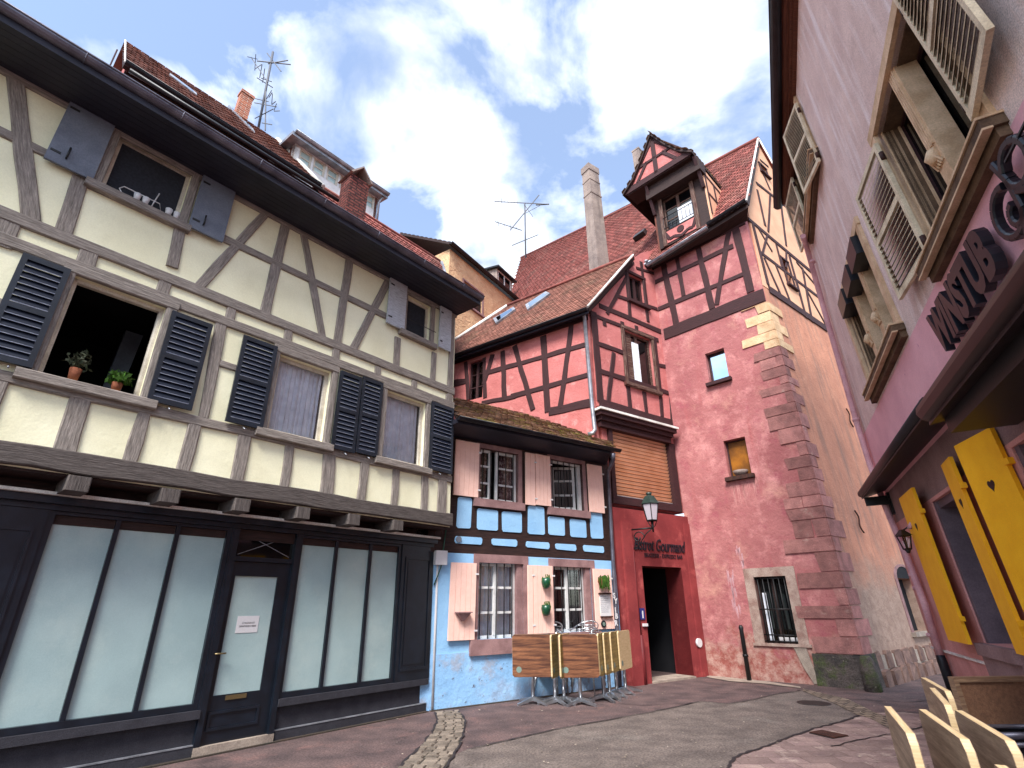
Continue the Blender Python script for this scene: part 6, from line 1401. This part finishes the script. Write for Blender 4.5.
lft = [(435, 711.6), (437, 721), (432, 733), (415, 752), (395, 770), (370, 795)]; rgt = [(459, 710.4), (466, 720), (465, 730), (458, 748), (440, 775), (425, 795)]
sheet('sett_bed', M['soil'], lft + rgt[::-1], .008)
ML = gp(lft, .006); MR = gp(rgt, .006); mb = MB(); row = 0
for (a0, a1), (b0, b1) in zip(zip(ML[:-1], ML[1:]), zip(MR[:-1], MR[1:])):
    k = max(1, round(((a1 - a0).length + (b1 - b0).length) / 2 / .135))
    for i in range(k):
        l0, l1 = a0.lerp(a1, i / k), a0.lerp(a1, (i + .9) / k); r0, r1 = b0.lerp(b1, i / k), b0.lerp(b1, (i + .9) / k)
        wd = (r0 - l0).length; cuts = [0]
        while cuts[-1] < 1: cuts.append(min(1, cuts[-1] + random.uniform(.11, .2) / wd))
        for c0, c1 in zip(cuts[:-1], cuts[1:]):
            if (c1 - c0) * wd < .04: continue
            e = .008 / wd; q = [l0.lerp(r0, c0 + e), l0.lerp(r0, c1 - e), l1.lerp(r1, c1 - e), l1.lerp(r1, c0 + e)]; q = [p + V((random.uniform(-.007, .007), random.uniform(-.007, .007), 0)) for p in q]; h = random.uniform(.008, .018); cc = ctr(q)
            if (q[1] - q[0]).cross(q[2] - q[1]).z < 0: q = q[::-1]
            mb.hexa(q + [cc + (p - cc) * .86 + NS * h for p in q])
struct(mb, 'sett_strip', M['setts'])
def line(pts, wd, z, m=M['crack'], name='tar_seam'):
    mb = MB(); q = gp(pts, z); dense = []
    for a, b in zip(q[:-1], q[1:]):
        for i in range(6): dense.append(a + (b - a) * i / 6 + V((random.uniform(-.02, .02), random.uniform(-.02, .02), 0)))
    dense.append(q[-1])
    for a, b in zip(dense[:-1], dense[1:]):
        n = (b - a).cross(NS).normalized() * wd * random.uniform(.5, 1.1) / 2; mb.face([a - n, b - n, b + n, a + n][::-1] if ((b - a).cross(n)).z < 0 else [a - n, b - n, b + n, a + n])
    struct(mb, name, m)
line(seam, .035, .016); line(arc_[:-1], .05, .016); line([(435, 712), (437, 721), (432, 733), (415, 752), (395, 770)], .04, .02); line([(459, 710.6), (466, 720), (465, 730), (458, 748), (440, 775)], .03, .02)
line([(832, 746), (870, 737), (905, 731), (940, 722)], .03, .016); line([(585, 700), (640, 705), (690, 703)], .02, .01); line([(846, 698), (870, 700), (905, 702), (930, 700)], .03, .01)
# mud and stone line at the foot of the walls
mb = MB(); mb.box(FA, -9, -.05, .03, .1, -.01, .014).box(FB, 0, 4.6, .01, .08, -.01, .012); struct(mb, 'gutter_mud', M['soil'])
c = at_z(814, 703.5); mb = MB(); mb.tube([c, c + NS * .009], .27, 24); o = solo(mb, 'manhole_cover', M['iron'], c); tag(o, 'round dark manhole cover in the grey asphalt', 'manhole cover')
q = gp([(833, 738.6), (849, 736), (823, 730.8), (809, 733)], .012); mid = ctr(q); t = thing('drain_grate', 'black rectangular drain grate in the pink paving', 'drain', mid)
MB().slab([p + NS * .004 for p in q], NS, .01).build('grate_frame', M['iron'], t)
mb = MB()
for i in range(1, 10): s = i / 10; a = q[0] + (q[1] - q[0]) * s; b = q[3] + (q[2] - q[3]) * s; n = (b - a).cross(NS).normalized() * .012; mb.hexa([a - n, b - n, b + n, a + n] + [p + NS * .014 for p in (a - n, b - n, b + n, a + n)])
mb.build('grate_bars', M['rust'], t)
mb = MB()
for i in range(700):
    x = random.uniform(380, 960); y = 676 + random.random() ** 1.4 * 130
    if (x < 430 and y < 715) or (x > 715 and y < 692): continue
    p = at_z(x, y, .022); 
    if (p - FA.O).dot(FA.N) < .06 and p.x < -1.4: continue
    if (p - FB.O).dot(FB.N) < .06 and x < 640: continue
    r = random.uniform(.006, .022); a = random.uniform(0, 6.28); d = V((math.cos(a), math.sin(a), random.uniform(-.2, .2))) * r; e = V((-d.y, d.x, 0)) * random.uniform(.4, .9)
    mb.face([p - d, p - e, p + d, p + e])
o = solo(mb, 'leaf_litter', mat('pale_litter', 'A89C8C', .9, '5A4A3C', 3, .4, .6, grit=.3, bump=0, island=.5), (0, 0, 0)); tag(o, 'small pale leaf and grit litter scattered over the street', 'litter', kind='stuff')
# ================================================================== sky, sun, camera
w = bpy.data.worlds.new('World'); sc.world = w; w.use_nodes = True; nt = w.node_tree; N = nt.nodes; L = nt.links
bg = N['Background']; sky = N.new('ShaderNodeTexSky'); sky.sky_type = 'NISHITA'; sky.sun_disc = False
SE, SR = math.radians(50), math.radians(196)
sky.sun_elevation = SE; sky.sun_rotation = SR; sky.air_density = 1.0; sky.dust_density = .6; sky.ozone_density = 2.0
tc = N.new('ShaderNodeTexCoord'); sx = N.new('ShaderNodeSeparateXYZ'); L.new(tc.outputs['Generated'], sx.inputs[0])
ad = N.new('ShaderNodeMath'); ad.operation = 'ADD'; ad.inputs[1].default_value = .28; L.new(sx.outputs['Z'], ad.inputs[0])
cb_ = N.new('ShaderNodeCombineXYZ')
for i, ax in enumerate('XY'):
    dv = N.new('ShaderNodeMath'); dv.operation = 'DIVIDE'; L.new(sx.outputs[ax], dv.inputs[0]); L.new(ad.outputs[0], dv.inputs[1]); L.new(dv.outputs[0], cb_.inputs[i])
mp = N.new('ShaderNodeMapping'); mp.inputs['Location'].default_value = (SKYX, SKYY, 0); mp.inputs['Scale'].default_value = (1, 1, 1); L.new(cb_.outputs[0], mp.inputs[0])
nz = N.new('ShaderNodeTexNoise'); nz.inputs['Scale'].default_value = 2.9; nz.inputs['Detail'].default_value = 9; nz.inputs['Roughness'].default_value = .55; nz.inputs['Distortion'].default_value = .35; L.new(mp.outputs[0], nz.inputs[0])
rp_ = N.new('ShaderNodeValToRGB'); rp_.color_ramp.elements[0].position = .44; rp_.color_ramp.elements[1].position = .68; L.new(nz.outputs['Fac'], rp_.inputs[0])
nz2 = N.new('ShaderNodeTexNoise'); nz2.inputs['Scale'].default_value = 4.2; nz2.inputs['Detail'].default_value = 6; L.new(mp.outputs[0], nz2.inputs[0])
cr2 = N.new('ShaderNodeValToRGB'); cr2.color_ramp.elements[0].position = .35; cr2.color_ramp.elements[1].position = .65; cr2.color_ramp.elements[0].color = (.2, .225, .25, 1); cr2.color_ramp.elements[1].color = (1.14, 1.12, 1.08, 1); L.new(nz2.outputs['Fac'], cr2.inputs[0])
mul = N.new('ShaderNodeMixRGB'); mul.blend_type = 'MULTIPLY'; mul.inputs[0].default_value = 1; mul.inputs[2].default_value = (SKYB * .94, SKYB * 1.0, SKYB * 1.06, 1); L.new(sky.outputs[0], mul.inputs[1])
haze_ = N.new('ShaderNodeMixRGB'); haze_.inputs[0].default_value = .12; haze_.inputs[2].default_value = (8, 8.6, 9.2, 1); L.new(mul.outputs[0], haze_.inputs[1])
cs = N.new('ShaderNodeMixRGB'); cs.blend_type = 'MULTIPLY'; cs.inputs[0].default_value = 1; cs.inputs[2].default_value = (CLD, CLD, CLD, 1); L.new(cr2.outputs[0], cs.inputs[1])
mx = N.new('ShaderNodeMixRGB'); L.new(rp_.outputs[0], mx.inputs[0]); L.new(haze_.outputs[0], mx.inputs[1]); L.new(cs.outputs[0], mx.inputs[2]); L.new(mx.outputs[0], bg.inputs[0]); bg.inputs[1].default_value = .1
sd_ = bpy.data.lights.new('sun', 'SUN'); sd_.energy = SUN; sd_.angle = math.radians(22); sd_.color = (1, .965, .92)
so = bpy.data.objects.new('sun', sd_); COL.objects.link(so)
dirv = V((math.sin(SR) * math.cos(SE), math.cos(SR) * math.cos(SE), math.sin(SE))); so.rotation_euler = dirv.to_track_quat('Z', 'Y').to_euler(); so.location = dirv * 40
cam = bpy.data.cameras.new('camera'); co = bpy.data.objects.new('camera', cam); COL.objects.link(co); sc.camera = co
R3 = Matrix((_X, _Y, _up)); co.matrix_world = Matrix.Translation(CAMP) @ R3.to_4x4()
cam.sensor_width = 36; cam.lens = FPX / 1024 * 36; cam.clip_end = 2000; cam.clip_start = .05
sc.view_settings.view_transform = 'Standard'; sc.view_settings.look = 'None'; sc.view_settings.gamma = 1; sc.view_settings.exposure = EXPO
sc.render.engine = 'CYCLES'; sc.cycles.use_denoising = True; sc.cycles.max_bounces = 6; sc.cycles.transparent_max_bounces = 12
